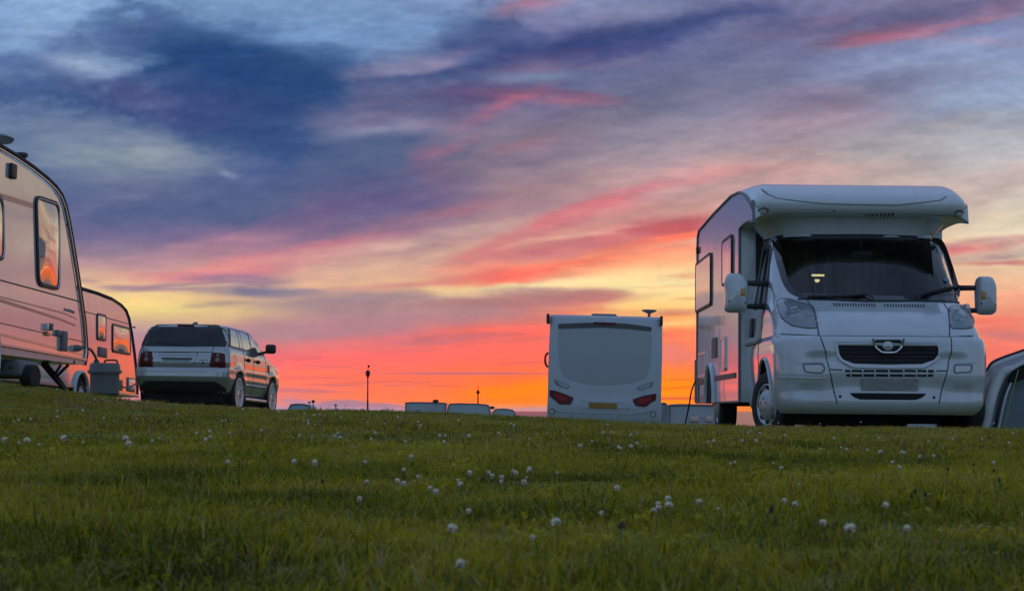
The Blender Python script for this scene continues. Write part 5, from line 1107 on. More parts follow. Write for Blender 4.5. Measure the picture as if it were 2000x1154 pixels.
    for (x, y) in ((176, 982), (1085, 1006)):
        c = P([(x, y)])[0]; rr = .055; e = [(c[0] + rr * math.cos(t), c[1] + rr * math.sin(t)) for t in np.linspace(0, 6.283, 17)[:-1]]
        f = ring('reflector_rim', e, inset(e, .014), S, out, GREYP, T, off=.02); patch('round_reflector', inset(e, .01), S, out, CLEARL, f, off=.012)
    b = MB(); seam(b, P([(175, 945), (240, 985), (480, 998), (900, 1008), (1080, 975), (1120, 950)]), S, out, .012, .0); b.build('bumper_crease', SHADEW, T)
    for x, y in ((133, 147), (1166, 172)):
        p = V.I @ W(*z2(x + (6 if x < 500 else -4), y), D + .2); MB().box((p.x - .03, .1, p.z - .10), (p.x + .03, .5, p.z + .10), .025).build('marker_lamp', BLACKP, T)
    a = V.I @ W(*z2(530, 108), D + 1.2); b = V.I @ W(*z2(762, 108), D + 1.2); MB().box((a.x, 1.2, top - .03), (b.x, 1.9, top + .09), .04).build('roof_light', GREYP, T)
    c = V.I @ W(*z2(1052, 95), D + 1.); MB().lathe([(.03, -.12), (.03, -.02), (.13, .02), (.16, .045), (.14, .06), (.001, .065)], 20, Matrix.Translation(c)).build('roof_aerial', GREYP, T)
    h = [V.I @ W(*z2(x + 10, y), D + .35) for x, y in ((134, 455), (112, 475), (104, 520), (112, 565), (134, 585))]; MB().tube(spl(h, 5), .022, 8).build('grab_handle', BLACKP, T)
    for s in (-1, 1): MB().lathe([(.1, -.1), (.32, -.1), (.33, .1), (.1, .1)], 24, axisM((s * hw * .78, 1.5, .33), (1, 0, 0))).build('wheel', RUBBER, T)
    MB().box((-hw * .9, .15, .15), (hw * .9, .3, .25)).build('rear_crossbar', BLACKP, T)
rear_home()
# power cable from the big motorhome to the ground
c = MB().tube(spl([(2.46, 24.0, .66), W(1351, 762, 24.3), W(1346, 790, 24.5), W(1338, 828, 24.8), W(1330, 850, 25)], 6), .011, 6).build('power_cable', BLACKP, None); tag(c, 'thin black cable slanting from the rear corner of the big motorhome to the grass', 'cable')

# tent on the right edge
TENTG = mat('grey_tent_cloth', (.15, .19, .21), .85, var=.12, scale=4, bump=.01, bscale=5)
TENTL = mat('pale_tent_beam', (.62, .63, .60), .6, var=.08, scale=4, bump=.006, bscale=9)
TENTR = mat('mid_grey_tent_roof', (.28, .29, .31), .8, var=.1, scale=3, bump=.01, bscale=4)
def tent():
    T = thing('tent', 'grey inflatable-beam tent at the right edge with pale curved poles', 'tent', Matrix.Translation(W(1990, 829, 19.5)))
    I = T.matrix_world.inverted(); L = lambda px, py, D: I @ W(px, py, D)
    A = spl([L(1911, 850, 18.9), L(1917, 829, 18.9), L(1924, 795, 18.9), L(1933, 762, 18.95), L(1946, 735, 19.0), L(1958, 725, 19.), L(1972, 722, 19.), L(2000, 708, 19.), L(2060, 680, 19.), L(2130, 676, 19.), L(2190, 700, 19.), L(2225, 745, 19.), L(2240, 850, 19.)], 6)
    B = spl([L(1893, 850, 21.6), L(1899, 800, 21.6), L(1908, 760, 21.6), L(1916, 738, 21.6), L(1926, 730, 21.6), L(1936, 716, 21.6), L(1960, 705, 21.6), L(2000, 691, 21.6), L(2060, 668, 21.6), L(2120, 670, 21.6), L(2170, 690, 21.6), L(2195, 740, 21.6), L(2205, 850, 21.6)], 6)
    n = len(A); mb = MB(); K = 8; vs = []
    for k in range(K + 1):
        t = k / K; sag = -.05 * math.sin(math.pi * t)
        for a, b in zip(A, B): v = a.lerp(b, t); vs.append(v + Vector((0, 0, sag if v.z > .2 else 0)))
    mb.add(vs, [(k*n+i, k*n+i+1, (k+1)*n+i+1, (k+1)*n+i) for k in range(K) for i in range(n - 1)], True); mb.build('roof_cloth', TENTR, T)
    rb = [.054 if i < 30 else .05 for i in range(n)]
    MB().tube([a + Vector((.035, -.05, 0)) for a in A], rb, 12).build('air_beam', TENTL, T); MB().tube([b + Vector((.03, -.06, 0)) for b in B], .055, 12).build('air_beam', TENTL, T)
    # front panel with black piping and a dark doorway
    F_ = [a + Vector((.13, -.02, -.02)) for a in A[2:40]]; lo = [Vector((v.x + .05, v.y, -.25)) for v in F_]
    base = L(2110, 850, 18.6); fp = MB(); fv = [a + Vector((.05, -.04, -.03)) for a in A[4:-4]]; c = sum((v for v in fv), Vector()) / len(fv); fp.add(fv + [Vector((fv[-1].x, fv[-1].y, -.3)), Vector((fv[0].x, fv[0].y, -.3))], [tuple(range(len(fv) + 2))]); fp.build('front_panel', TENTG, T)
    MB().tube([a + Vector((.115, -.11, -.02)) for a in A[3:-3]], .018, 6).build('zip_piping', BLACKP, T)
    MB().tube([a + Vector((.15, -.125, -.02)) for a in A[3:30]], .010, 6).build('piping_edge', TENTL, T)
    d = [L(x, y, 18.86) for x, y in ((1968, 742), (1975, 726), (1990, 716), (2010, 706), (2010, 736), (1992, 742), (1978, 748))]; MB().prism([(v.x, v.z) for v in d], lambda a, b: Vector((a, d[0].y - .02, b)), lambda a, b: Vector((a, d[0].y + .01, b))).build('door_opening', DARK, T)
    MB().tube([L(1989, 722, 18.7), L(1975, 775, 18.4), L(1962, 829, 18.0), L(1958, 850, 17.9)], .006, 5).build('guy_line', mat('green_guy_line', (.14, .22, .05), .6), T)
    MB().tube([L(1938, 735, 20.5), L(1929, 752, 19.8), L(1920, 768, 19.4)], .008, 5).build('guy_line', bpy.data.materials['green_guy_line'], T)
    MB().tube([b + Vector((-.01, -.08, .05)) for b in B[20:50]], .016, 6).build('ridge_piping', BLACKP, T)
tent()

# caravans and tents further down the slope
def far_caravan(px0, px1, ytop, D, label, group=None, name='distant_caravan', m=None, depth=2.2, yaw=0., rearcut=.25, h=2.5, fit=None, slope=0., wins=()):
    a = W(px0, ytop, D); b = W(px1, ytop, D); L_ = b.x - a.x
    V = Veh(frame((a.x, D, a.z - h), yaw, 0, slope)); T = thing(name, label, 'caravan', V.M, group)
    c = min(rearcut, L_ * .3); pr = spl([(0, .35), (-.0, 1.5), (c * .35, h - .12), (c, h), (L_ * .5, h + .02), (L_ - c, h), (L_ - c * .3, h - .14), (L_, 1.5), (L_, .35)], 3)
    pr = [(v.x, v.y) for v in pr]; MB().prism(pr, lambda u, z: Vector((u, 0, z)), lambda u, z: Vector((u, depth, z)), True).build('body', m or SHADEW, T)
    o = [Vector((u, -.02, z)) for u, z in pr]; MB().tube(o, .03, 5).build('edge_trim', TRIM, T)
    if L_ > 2.2: MB().box((L_ * .34, .6, h), (L_ * .46, 1.3, h + .06), .02).build('roof_light', GREYP, T)
    for s in (.3, .62): MB().lathe([(.1, -.1), (.33, -.1), (.33, .1), (.1, .1)], 16, axisM((L_ * s, .1, .33), (0, 1, 0))).build('wheel', RUBBER, T)
    for (u0, u1, z0, z1) in wins: MB().box((L_ * u0, -.04, z0), (L_ * u1, .02, z1), .02).build('window', GLASSW, T)
    return T, V
far_caravan(790, 870, 786, 82, 'distant white caravan roof with a flat end, left of the row past the brow', slope=.8, rearcut=.08, wins=[(.1, .4, 1.3, 1.9), (.6, .9, 1.3, 1.9)])
far_caravan(868.5, 957, 788, 80, 'distant white caravan roof with a rounded right end, middle of the row past the brow', slope=1.6, rearcut=.3, wins=[(.1, .4, 1.3, 1.9), (.6, .9, 1.3, 1.9)])
far_caravan(955, 1006, 798, 92, 'lowest distant caravan roof, right end of the row past the brow', slope=2.4, rearcut=.6)
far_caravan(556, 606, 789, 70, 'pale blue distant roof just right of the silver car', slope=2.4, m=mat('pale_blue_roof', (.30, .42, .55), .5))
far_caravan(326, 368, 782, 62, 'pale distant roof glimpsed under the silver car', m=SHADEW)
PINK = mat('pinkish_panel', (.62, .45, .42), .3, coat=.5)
far_caravan(1287, 1304, 789, 50, 'short end of a white caravan beside the motorhome seen from behind', rearcut=.05)
T_, V_ = far_caravan(1303.5, 1420, 791, 49, 'long white flat-sided caravan between the two motorhomes', rearcut=.05, slope=1.2, h=2.3)
for x0, x1 in ((1347, 1365), (1377, 1392)):
    p = V_.I @ W(x0, 812, 49); q = V_.I @ W(x1, 824, 49); MB().box((p.x, -.05, q.z), (q.x, .0, p.z), .03).build('window', PINK, T_)
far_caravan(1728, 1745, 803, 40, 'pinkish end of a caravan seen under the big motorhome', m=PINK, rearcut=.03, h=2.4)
far_caravan(1745.5, 1830, 804, 40.5, 'blue-grey side of a caravan seen under the big motorhome', rearcut=.03, h=2.4)
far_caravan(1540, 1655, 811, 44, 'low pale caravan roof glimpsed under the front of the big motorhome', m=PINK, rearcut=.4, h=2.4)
# lamp posts, masts, marker posts
def post(px, ybase, ytop, D, label, head=None, r=.05, group=None, name='lamp_post', cat='lamp post'):
    b = W(px, ybase + 14, D); t = W(px, ytop, D); h = t.z - b.z
    T = thing(name, label, cat, Matrix.Translation((b.x, D, b.z)), group)
    if head == 'lantern':
        MB().tube([(0, 0, 0), (0, 0, h * .35), (0, 0, h - .5)], [r * 1.3, r, r * .8], 10).build('pole', BLACKP, T)
        z = h - .42; q = MB().lathe([(.03, z - .1), (.05, z - .04), (.06, z), (.085, z + .02), (.095, z + .08), (.09, z + .17), (.06, z + .21), (.02, z + .22)], 18).build('lantern', BLACKP, T)
        MB().tube([(0, 0, z + .21), (.02, 0, h - .08)], .015, 8).lathe([(.001, -.06), (.05, -.03), (.055, .01), (.04, .045), (.001, .06)], 12, Matrix.Translation((.03, 0, h - .04))).build('top_lamp', BLACKP, T)
    elif head == 'mast':
        MB().tube([(0, 0, 0), (0, 0, h * .6), (0, 0, h)], [r * 1.2, r, r * .4], 8).build('pole', BLACKP, T)
        MB().lathe([(.02, h * .66), (.07, h * .69), (.09, h * .73), (.07, h * .78), (.03, h * .82)], 12).build('antenna', BLACKP, T); MB().tube([(-.16, 0, h * .74), (.16, 0, h * .74)], .015, 6).build('crossarm', BLACKP, T)
    elif head == 'knob':
        MB().tube([(0, 0, 0), (0, 0, h - .1)], r * .5, 8).build('pole', GREYP, T); MB().lathe([(.02, h - .10), (.055, h - .08), (.065, h - .03), (.04, h)], 12).build('lamp_head', BLACKP, T)
    else:
        MB().tube([(0, 0, 0), (0, 0, h)], [r * .6, r * .5], 8).build('pole', GREYP, T); MB().lathe([(.05, h - .02), (.05, h + .03), (.01, h + .04)], 8).build('cap', GREYP, T)
post(718, 797, 713, 72, 'tall thin lamp post with round lantern against the orange sky', 'lantern', .032)
post(933.5, 793, 751, 95, 'slender mast with crossarm behind the distant caravan roofs', 'mast', .035, name='aerial_mast', cat='mast')
post(611.5, 793, 781, 64, 'short post with dark round head right of the silver car', 'knob', .04, name='bollard_light', cat='bollard light')
post(604, 793, 786, 64, 'tiny plain marker post left of the round-headed one', None, .025, name='marker_post', cat='post')
post(655, 797, 791, 64, 'tiny plain marker post left of the tall lamp post', None, .03, name='marker_post', cat='post')
def aerial(px, py, D, w, lab):
    T = thing('satellite_aerial', lab, 'aerial', Matrix.Translation(W(px, py, D)))
    MB().lathe([(.018, -.14), (.018, -.03)], 8).build('stalk', BLACKP, T); MB().lathe([(.06, -.05), (w * .9, -.02), (w, .05), (.05, .09)], 16).build('dish', BLACKP, T)
aerial(851, 783.5, 81.5, .15, 'dark disc aerial on the left distant caravan roof'); aerial(961, 796.5, 90, .14, 'dark disc aerial above the lowest distant caravan roof')
# ------------------------------------------------------------------ the ground sheet and the sea
def ground():
    xs = np.concatenate([np.linspace(-160, -12, 22), np.arange(-11.5, 12, .25), np.linspace(12.5, 160, 22)])
    ys = np.concatenate([np.linspace(-40, -1, 12), np.arange(-.5, 46, .25), np.linspace(47, 180, 40)])
    X, Y = np.meshgrid(xs, ys); Z = gz0(X, np.maximum(Y, 0))
    n, m = len(xs), len(ys); I, J = np.meshgrid(np.arange(n - 1), np.arange(m - 1))
    Q = np.stack([J*n+I, J*n+I+1, (J+1)*n+I+1, (J+1)*n+I], -1).reshape(-1, 4)
    me = bpy.data.meshes.new('ground'); me.from_pydata(np.stack([X, Y, Z], -1).reshape(-1, 3).tolist(), [], Q.tolist()); me.polygons.foreach_set('use_smooth', [True] * len(me.polygons))
    g = link('ground', me, mat('soil_and_moss', (.15, .15, .016), .95, var=.5, scale=7, bump=.01, bscale=30, dirt=.6, dirtcol=(.12, .085, .03))); tag(g, kind='structure')
    sea = MB().add([(-38000, 170, -9), (38000, 170, -9), (38000, 38000, -9), (-38000, 38000, -9)], [(0, 1, 2, 3)]).build('sea', mat('sea_water', (.02, .03, .05), .25, ior=1.33, var=.2, scale=.01), None); tag(sea, kind='structure')
ground()
# ------------------------------------------------------------------ turf
def grass_material():
    m = bpy.data.materials.new('grass_blades'); m.use_nodes = True; t = m.node_tree; N = t.nodes; K = t.links; N.clear()
    o = N.new('ShaderNodeOutputMaterial'); b = N.new('ShaderNodeBsdfPrincipled'); tr = N.new('ShaderNodeBsdfTranslucent'); mx = N.new('ShaderNodeMixShader')
    a = N.new('ShaderNodeAttribute'); a.attribute_name = 'tint'                     # per blade: r = hue pick, g = height along blade
    ai = N.new('ShaderNodeAttribute'); ai.attribute_name = 'patchy'; ai.attribute_type = 'INSTANCER'
    oi = N.new('ShaderNodeObjectInfo')
    sp = N.new('ShaderNodeSeparateColor'); K.new(a.outputs['Color'], sp.inputs[0])
    ad = N.new('ShaderNodeMath'); ad.operation = 'MULTIPLY_ADD'; ad.inputs[1].default_value = .34; K.new(oi.outputs['Random'], ad.inputs[0]); K.new(sp.outputs[0], ad.inputs[2])
    a2 = N.new('ShaderNodeMath'); a2.operation = 'ADD'; K.new(ad.outputs[0], a2.inputs[0]); K.new(ai.outputs['Fac'], a2.inputs[1])
    r = N.new('ShaderNodeValToRGB'); K.new(a2.outputs[0], r.inputs[0]); e = r.color_ramp.elements
    stops = [(0, (.065, .078, .005)), (.25, (.21, .205, .008)), (.50, (.43, .37, .013)), (.74, (.58, .48, .020)), (.86, (.50, .34, .06)), (.95, (.66, .55, .28)), (1., (.33, .17, .07))]
    e[0].position, e[0].color = 0, (*stops[0][1], 1); e[1].position, e[1].color = 1., (*stops[-1][1], 1)
    for p, c in stops[1:-1]: q = e.new(p); q.color = (*c, 1)
    mm = N.new('ShaderNodeMix'); mm.data_type = 'RGBA'; mm.blend_type = 'MULTIPLY'; mm.inputs['Factor'].default_value = 1
    g = N.new('ShaderNodeMapRange'); g.inputs['To Min'].default_value = .6; g.inputs['To Max'].default_value = 1.12; K.new(sp.outputs[1], g.inputs[0])     # blade colour is darker at the foot, paler towards the tip
    K.new(r.outputs[0], mm.inputs['A']); K.new(g.outputs[0], mm.inputs['B'])
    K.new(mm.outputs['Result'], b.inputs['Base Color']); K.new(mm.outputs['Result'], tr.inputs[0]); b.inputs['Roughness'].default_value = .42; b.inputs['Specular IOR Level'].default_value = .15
    mx.inputs[0].default_value = .45; K.new(b.outputs[0], mx.inputs[1]); K.new(tr.outputs[0], mx.inputs[2]); K.new(mx.outputs[0], o.inputs[0]); return m
GRASS = grass_material()
def clump(seed, n, rad, hmin, hmax, wid, leaves=0, stalks=0):
    rg = np.random.RandomState(seed); V = []; Fc = []; T = []
    def blade(x, y, h, w, lean, az, hue, segs=3, droop=1.):
        k = len(V); dx, dy = math.cos(az), math.sin(az); sx, sy = -dy, dx; tw = rg.uniform(-.6, .6)
        for i in range(segs + 1):
            t = i / segs; z = h * (t - .28 * droop * lean * t * t); off = h * lean * t ** 1.8; ww = w * (1 - t ** 1.6) * .5
            cx, cy = x + dx * off, y + dy * off; a = tw * t; ux, uy = sx * math.cos(a) - dx * math.sin(a), sy * math.cos(a) - dy * math.sin(a)
            if i < segs: V.append((cx - ux * ww, cy - uy * ww, z)); V.append((cx + ux * ww, cy + uy * ww, z)); T.extend([(hue, t), (hue, t)])
            else: V.append((cx, cy, z)); T.append((hue, 1.))
        for i in range(segs - 1): Fc.append((k+2*i, k+2*i+1, k+2*i+3, k+2*i+2))
        q = k + 2 * (segs - 1); Fc.append((q, q + 1, q + 2))
    for i in range(n):
        r = rad * math.sqrt(rg.rand()); a = rg.rand() * 6.283; x, y = r * math.cos(a), r * math.sin(a)
        hue = rg.beta(2.2, 3.2) * .62; 
        if rg.rand() < .06: hue = .75 + rg.rand() * .25
        blade(x, y, rg.uniform(hmin, hmax) * (.7 + .5 * rg.rand()), wid * rg.uniform(.5, 1.3) * (2.1 if rg.rand() < .06 else 1), rg.uniform(.15, 1.5), rg.rand() * 6.283, hue)
    for i in range(stalks):
        r = rad * rg.rand(); a = rg.rand() * 6.283; x, y = r * math.cos(a), r * math.sin(a); h = hmax * rg.uniform(1.1, 1.6)
        blade(x, y, h, wid * .5, rg.uniform(.05, .35), rg.rand() * 6.283, .86 + .12 * rg.rand())
        for j in range(4): blade(x + rg.normal() * .001, y + rg.normal() * .001, h * rg.uniform(.9, 1.03), wid * 1.1, rg.uniform(.08, .38), rg.rand() * 6.283, .80 + .2 * rg.rand())
    for i in range(leaves):      # three-lobed clover leaves
        r = rad * rg.rand(); a = rg.rand() * 6.283; x, y = r * math.cos(a), r * math.sin(a); h = rg.uniform(.5, .95) * hmax * .8; s = rg.uniform(.0035, .0062); hu = .18 + .2 * rg.rand()
        blade(x, y, h, .0012, .02, 0, .3, 1)
        tx, ty = rg.normal() * .35, rg.normal() * .35
        for j in range(3):
            b = a + j * 2.094; k = len(V); V.append((x, y, h)); T.append((hu, .75))
            for c in range(-2, 3):
                d = b + c * .42; q = s * (1.0 if abs(c) == 1 else (.9 if c == 0 else .62)); V.append((x + q * math.cos(d), y + q * math.sin(d), h + tx * q * math.cos(d) + ty * q * math.sin(d) + s * .12 * (1 if c else 0))); T.append((hu, .95))
            for c in range(4): Fc.append((k, k + 1 + c, k + 2 + c))
    me = bpy.data.meshes.new('turf_tuft'); me.from_pydata(V, [], Fc); at = me.color_attributes.new('tint', 'FLOAT_COLOR', 'POINT')
    c = np.zeros((len(V), 4), np.float32); c[:, :2] = np.array(T); c[:, 3] = 1; at.data.foreach_set('color', c.ravel())
    me.materials.append(GRASS); return bpy.data.objects.new('turf_tuft', me)
def scatter(name, pts, rot, sc_, idx, patchy, coll):
    me = bpy.data.meshes.new(name); me.from_pydata(pts.tolist(), [], [])
    for nm, ty, d in (('rot', 'FLOAT_VECTOR', rot), ('scl', 'FLOAT', sc_), ('idx', 'INT', idx), ('patchy', 'FLOAT', patchy)):
        a = me.attributes.new(nm, ty, 'POINT')
        a.data.foreach_set('vector' if ty == 'FLOAT_VECTOR' else 'value', np.asarray(d, np.int32 if ty == 'INT' else np.float32).ravel())
    o = link(name, me, GRASS); g = bpy.data.node_groups.new(name, 'GeometryNodeTree')
    g.interface.new_socket('Geometry', in_out='INPUT', socket_type='NodeSocketGeometry'); g.interface.new_socket('Geometry', in_out='OUTPUT', socket_type='NodeSocketGeometry')
    N = g.nodes; K = g.links; gi = N.new('NodeGroupInput'); go = N.new('NodeGroupOutput'); ci = N.new('GeometryNodeCollectionInfo'); ci.inputs[0].default_value = coll; ci.inputs[1].default_value = True; ci.inputs[2].default_value = True
    ip = N.new('GeometryNodeInstanceOnPoints'); ip.inputs['Pick Instance'].default_value = True
    def na(nm, ty): q = N.new('GeometryNodeInputNamedAttribute'); q.data_type = ty; q.inputs[0].default_value = nm; return q.outputs[0]
    K.new(gi.outputs[0], ip.inputs['Points']); K.new(ci.outputs[0], ip.inputs['Instance']); K.new(na('idx', 'INT'), ip.inputs['Instance Index']); K.new(na('scl', 'FLOAT'), ip.inputs['Scale'])
    e2 = N.new('FunctionNodeEulerToRotation') if hasattr(bpy.types, 'FunctionNodeEulerToRotation') else None
    if e2: K.new(na('rot', 'FLOAT_VECTOR'), e2.inputs[0]); K.new(e2.outputs[0], ip.inputs['Rotation'])
    else: K.new(na('rot', 'FLOAT_VECTOR'), ip.inputs['Rotation'])
    K.new(ip.outputs[0], go.inputs[0]); md = o.modifiers.new('scatter', 'NODES'); md.node_group = g; tag(o, kind='stuff'); return o
def turf():
    near = bpy.data.collections.new('turf_tufts_near'); far = bpy.data.collections.new('turf_tufts_far')
    # collection children are read in name order
    for i in range(8):
        o = clump(100 + i, 56, .065, .009, .036, .0027, leaves=(5 if i in (5, 6) else 0), stalks=(1 if i == 7 else 0)); o.name = 'tuft_near_%d' % i; near.objects.link(o)
    for i in range(6):
        o = clump(200 + i, 76, .11, .009, .026, .0034, leaves=(6 if i == 4 else 0), stalks=(3 if i == 5 else 0)); o.name = 'tuft_far_%d' % i; far.objects.link(o)
    rg = np.random.RandomState(5)
    def pts(n, y0, y1, sl, pad, p=1.):
        y = y0 + (y1 - y0) * rg.rand(n) ** p; hw = sl * y + pad; x = (rg.rand(n) * 2 - 1) * hw; return x, y
    def go(name, x, y, coll, nv, s0, s1):
        lush = vnoise(x * 1.3, y * 1.3, 5) * .6 + vnoise(x * 4.5, y * 4.5, 6) * .4
        z = gz0(x, y) - .004; n = len(x)
        brown = np.clip((y - 6.5) / 6, 0, 1) * .20
        pat = (vnoise(x * 2.2, y * 2.2, 9) - .5) * .5 + (vnoise(x * 6., y * 5., 19) - .5) * .30 + (vnoise(x * .7, y * .7, 12) - .5) * .18 + brown + rg.normal(0, .05, n)
        idx = rg.randint(0, nv, n)
        # clover leaves come in patches
        cl = vnoise(x * 1.7 + 40, y * 1.7, 15) > .56
        if nv == 8: idx = np.where(cl & (rg.rand(n) < .32), rg.randint(5, 7, n), np.where((idx == 5) | (idx == 6), rg.randint(0, 5, n), idx)); idx = np.where((idx == 7) & (rg.rand(n) < .9), 2, idx)
        rot = np.stack([rg.normal(0, .10, n), rg.normal(0, .10, n), rg.rand(n) * 6.283], -1); scl = (s0 + (s1 - s0) * lush) * rg.uniform(.75, 1.3, n) * (1 - .32 * np.clip((y - 9) / 4, 0, 1) * (y < 16.5))
        scatter(name, np.stack([x, y, z], -1), rot, scl, idx, pat, coll)
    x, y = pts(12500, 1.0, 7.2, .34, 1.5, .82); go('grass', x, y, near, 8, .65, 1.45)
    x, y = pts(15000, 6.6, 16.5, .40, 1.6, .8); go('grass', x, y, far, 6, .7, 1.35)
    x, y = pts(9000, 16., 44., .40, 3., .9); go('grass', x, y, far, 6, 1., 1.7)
turf()

# ------------------------------------------------------------------ clover flowers
FLW = mat('clover_petals', (.97, .90, .68), .6, var=.18, scale=300); FLP = mat('pink_clover_petals', (.50, .34, .32), .6, var=.3, scale=300); FLB = mat('brown_spent_clover', (.10, .055, .03), .8, var=.3, scale=200); STM = mat('flower_stalk', (.05, .08, .02), .6)
DRK = mat('dark_plantain_head', (.03, .025, .015), .8)
def head_mesh(seed, kind):
    rg = np.random.RandomState(seed); v = []; f = []; mi = []
    n = 46 if kind != 'spent' else 30
    for i in range(n):
        ph = math.acos(1 - 1.55 * (i + .5) / n); th = i * 2.39996 + rg.normal() * .1
        d = Vector((math.sin(ph) * math.cos(th), math.sin(ph) * math.sin(th), math.cos(ph) + .12)).normalized()
        if kind == 'spent': d = (d + Vector((0, 0, -.7))).normalized()
        if kind == 'open' and ph > 1.5: d = (d + Vector((0, 0, -.35))).normalized()
        L_ = .0095 * rg.uniform(.85, 1.15); w = .0017; a = d.orthogonal().normalized(); b = d.cross(a); k = len(v); o = d * .0028
        v += [o + a * w * .4, o - a * w * .4, o + b * w * .4, o + d * L_ * .6 + a * w, o + d * L_ * .6 - a * w, o + d * L_ * .6 + b * w, o + d * L_]
        for q in ((0, 1, 4, 3), (1, 2, 5, 4), (2, 0, 3, 5), (3, 4, 6), (4, 5, 6), (5, 3, 6)): f.append(tuple(k + j for j in q)); mi.append(1 if (ph > 1.45 and rg.rand() < .75) or rg.rand() < .08 else 0)
    me = bpy.data.meshes.new('flower_head'); me.from_pydata([tuple(p) for p in v], [], f)
    for m_ in ((FLB, FLB) if kind == 'spent' else (FLW, FLP)): me.materials.append(m_)
    me.polygons.foreach_set('material_index', mi); return me
HEADS = [head_mesh(1, 'round'), head_mesh(2, 'open'), head_mesh(3, 'open'), head_mesh(4, 'spent')]
def stem_mesh(h, lean):
    mb = MB().tube(spl([(0, 0, 0), (lean * .2, 0, h * .5), (lean, 0, h)], 3), .0009, 5, cap=False); me = bpy.data.meshes.new('stem'); me.from_pydata([tuple(v) for v in mb.v], [], mb.f); me.materials.append(STM); return me
STEMS = [stem_mesh(.05, .006), stem_mesh(.05, .014)]
def on_ground(px, py, hh):
    """spot of the turf under a flower of height hh seen at the pixel"""
    lo, hi = 1.8, 15.
    d = W(px, py, 1.) - Vector((0, 0, CAMZ)); 
    best = None; t = lo
    while t < hi:
        p = Vector((0, 0, CAMZ)) + d * t
        if p.z <= gz(p.x, p.y) + hh: return Vector((p.x, p.y, gz(p.x, p.y)))
        t += .02 if t < 7 else .05
    return None
protos = {}
def flower(px, py, hh=.045, k=0, size=1., label=None, group='white clover flowers in the grass', tilt=.15, at=None):
    p = at if at is not None else on_ground(px, py, hh)
    if p is None: return
    hh += .006
    rz = random.random() * 6.28
    T = thing('clover_flower', label or 'small white clover flower among many alike in the lawn', 'flower', Matrix.Translation(p) @ Matrix.Rotation(rz, 4, 'Z'), group)
    s = link('stem', STEMS[1 if tilt > .2 else 0], None, T); s.scale = (1, 1, hh / .05)
    h = link('flower_head', HEADS[k], None, T); h.location = (.014 if tilt > .2 else .006, 0, hh - .004); h.scale = (size,) * 3; h.rotation_euler = (random.uniform(-tilt, tilt), tilt + random.uniform(-.1, .2), 0)
    return T
big = [(1090, 1024, .050, 0, 1.15, 'large round white clover head low in the middle of the lawn'), (867, 1037, .045, 1, 1.15, 'ragged white clover head, lowest one left of the middle'), (1653, 1035, .05, 0, 1.25, 'large white clover head with a dark gap in it, lowest at the right'),
       (1311, 977, .05, 0, .95, 'bright white clover head at the upper end of a short cluster'), (1379, 984, .045, 1, .9, 'white clover head right of the brightest pair, wide and flat'), (1212, 1027, .04, 3, 1.2, 'brown withered clover head right of the large round one'), (1188, 1005, .04, 2, .7, 'small white clover head up left of the brown withered one'),
       (1519, 980, .04, 1, .8, 'left one of two white clover heads side by side'), (1546, 988, .045, 1, .85, 'right one of two white clover heads side by side'), (1721, 988, .04, 2, .95, 'pinkish flat clover head right of the close pair'), (1052, 1052, .035, 2, .7, 'small white clover head just below the large round one'),
       (879, 1106, .04, 2, .9, 'faint blurred clover head close to the bottom edge'), (922, 1001, .04, 2, .8, 'pale drooping clover head above the ragged one'), (1414, 996, .04, 2, .55, 'tiny white clover right of the wide flat one'),
       (700, 976, .045, 1, .8, 'upright white clover head left of the middle, alone'), (585, 904, .05, 1, 1.2, 'left one of two tall white clover heads above the lawn'), (617, 905, .05, 1, 1.25, 'right one of two tall white clover heads above the lawn'),
       (242, 858, .05, 0, 1.6, 'topmost head of a stacked clover pair left of the car'), (245, 868, .04, 2, 1.5, 'lower head of a stacked clover pair left of the car'), (130, 858, .05, 1, 1.8, 'large clover head right of the leftmost cluster'), (50, 862, .05, 0, 1.7, 'middle head of the leftmost clover cluster'), (17, 861, .05, 1, 1.6, 'leftmost clover head at the edge of the lawn'),
       (441, 904, .045, 1, 1., 'pinkish white clover head alone below the car'), (808, 894, .05, 1, 1.1, 'white clover head topmost of the middle scatter')]
for a in big: flower(*a[:2], a[2], a[3], a[4] * .68, a[5], tilt=.3 if a[3] else .12)
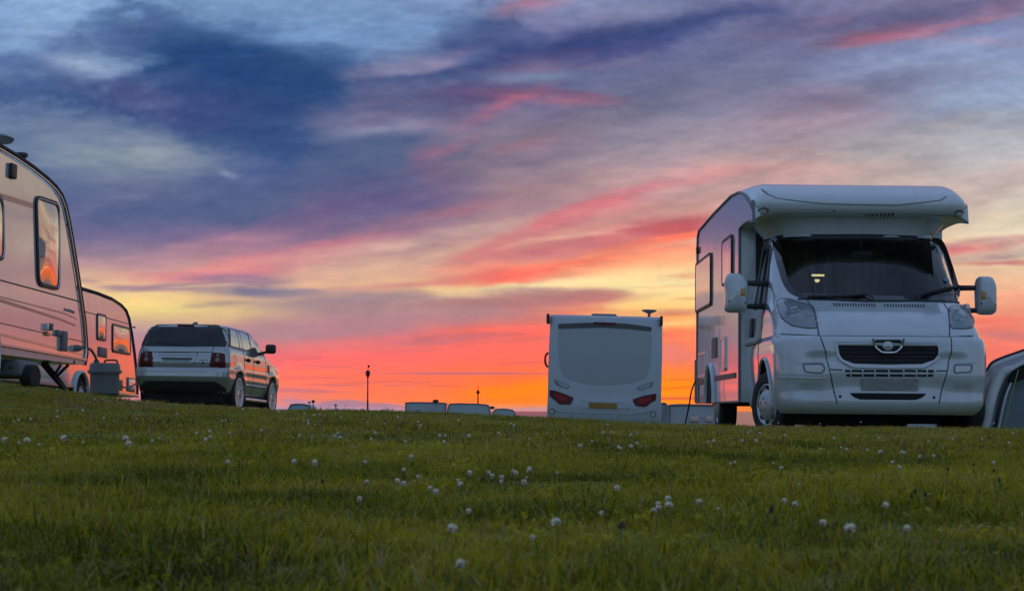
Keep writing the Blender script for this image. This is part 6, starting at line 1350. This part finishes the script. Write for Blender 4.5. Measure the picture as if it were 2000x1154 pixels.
small = [(32, 866), (75, 870), (168, 865), (290, 862), (314, 857), (325, 852), (405, 860), (590, 852), (655, 853), (662, 856), (705, 904), (712, 942), (785, 919), (765, 941), (787, 946), (815, 933), (835, 955), (847, 962), (900, 940), (908, 925), (905, 948), (955, 925), (965, 931), (975, 934), (1000, 922), (1008, 926), (1018, 943), (1026, 934), (1038, 916), (1034, 920), (1093, 925), (991, 943), (1202, 956), (1205, 877), (1228, 873), (1270, 1000), (1283, 995), (1290, 988), (1300, 989), (1433, 904), (1428, 907), (1470, 862), (1515, 906), (1530, 916), (1608, 878), (1640, 876), (1650, 879), (1748, 914), (1747, 905), (1805, 893), (1829, 892), (1700, 880), (1720, 884), (1762, 884), (1770, 886), (1942, 905), (1600, 1025), (1765, 1035), (1130, 872), (1180, 846), (1195, 845), (1233, 851), (1250, 847), (815, 825), (820, 832), (897, 822), (867, 853), (914, 853), (968, 847), (1000, 829), (1006, 832), (1065, 848), (1385, 865), (1395, 862), (452, 798), (470, 800), (600, 809), (612, 812), (625, 810), (640, 813), (655, 808), (665, 816), (618, 830), (110, 815), (160, 803), (205, 818), (265, 820), (270, 812), (350, 810), (520, 798), (540, 805)]
for i, (x, y) in enumerate(small):
    flower(x, y, random.uniform(.03, .045), random.choice([0, 1, 1, 2, 2]), random.uniform(.38, .72) * (1.0 if y > 900 else 1.15), tilt=random.choice([.12, .3]))
rg_ = np.random.RandomState(11)
for i in range(150):
    y = rg_.uniform(6.5, 13.2); x = rg_.uniform(-.31, .31) * y
    if vnoise(np.array([x * 1.1]), np.array([y * 1.1]), 77)[0] < .42: continue
    flower(0, 0, rg_.uniform(.028, .042), int(rg_.choice([0, 1, 2])), rg_.uniform(.4, .75), tilt=.3, at=Vector((x, y, gz(x, y))))
# dark seed heads standing over the turf
for x, y, h in ((1482, 990, .075), (1955, 935, .05), (1798, 957, .05), (1815, 962, .05), (257, 800, .05), (940, 830, .05), (1492, 868, .05), (1900, 905, .05), (1846, 914, .05), (1952, 917, .05), (1770, 966, .05), (640, 938, .05)):
    p = on_ground(x, y, h)
    if p is None: continue
    T = thing('plantain_stalk', 'thin dark plantain stalk among the blades of the lawn' if (x, y) != (1482, 990) else 'tallest dark plantain stalk, leaning, in the right half of the lawn', 'plant', Matrix.Translation(p), 'dark plantain stalks in the grass')
    ln = random.uniform(-.015, .015) if x != 1482 else .02
    MB().tube(spl([(0, 0, 0), (ln * .4, 0, h * .5), (ln, 0, h)], 3), .0011, 5).build('stem', STM, T); MB().tube([(ln, 0, h * .86), (ln * 1.05, 0, h * .95), (ln * 1.1, 0, h * 1.05)], [.0022, .0034, .0015], 7).build('seed_head', DRK, T)
bpy.context.view_layer.update()
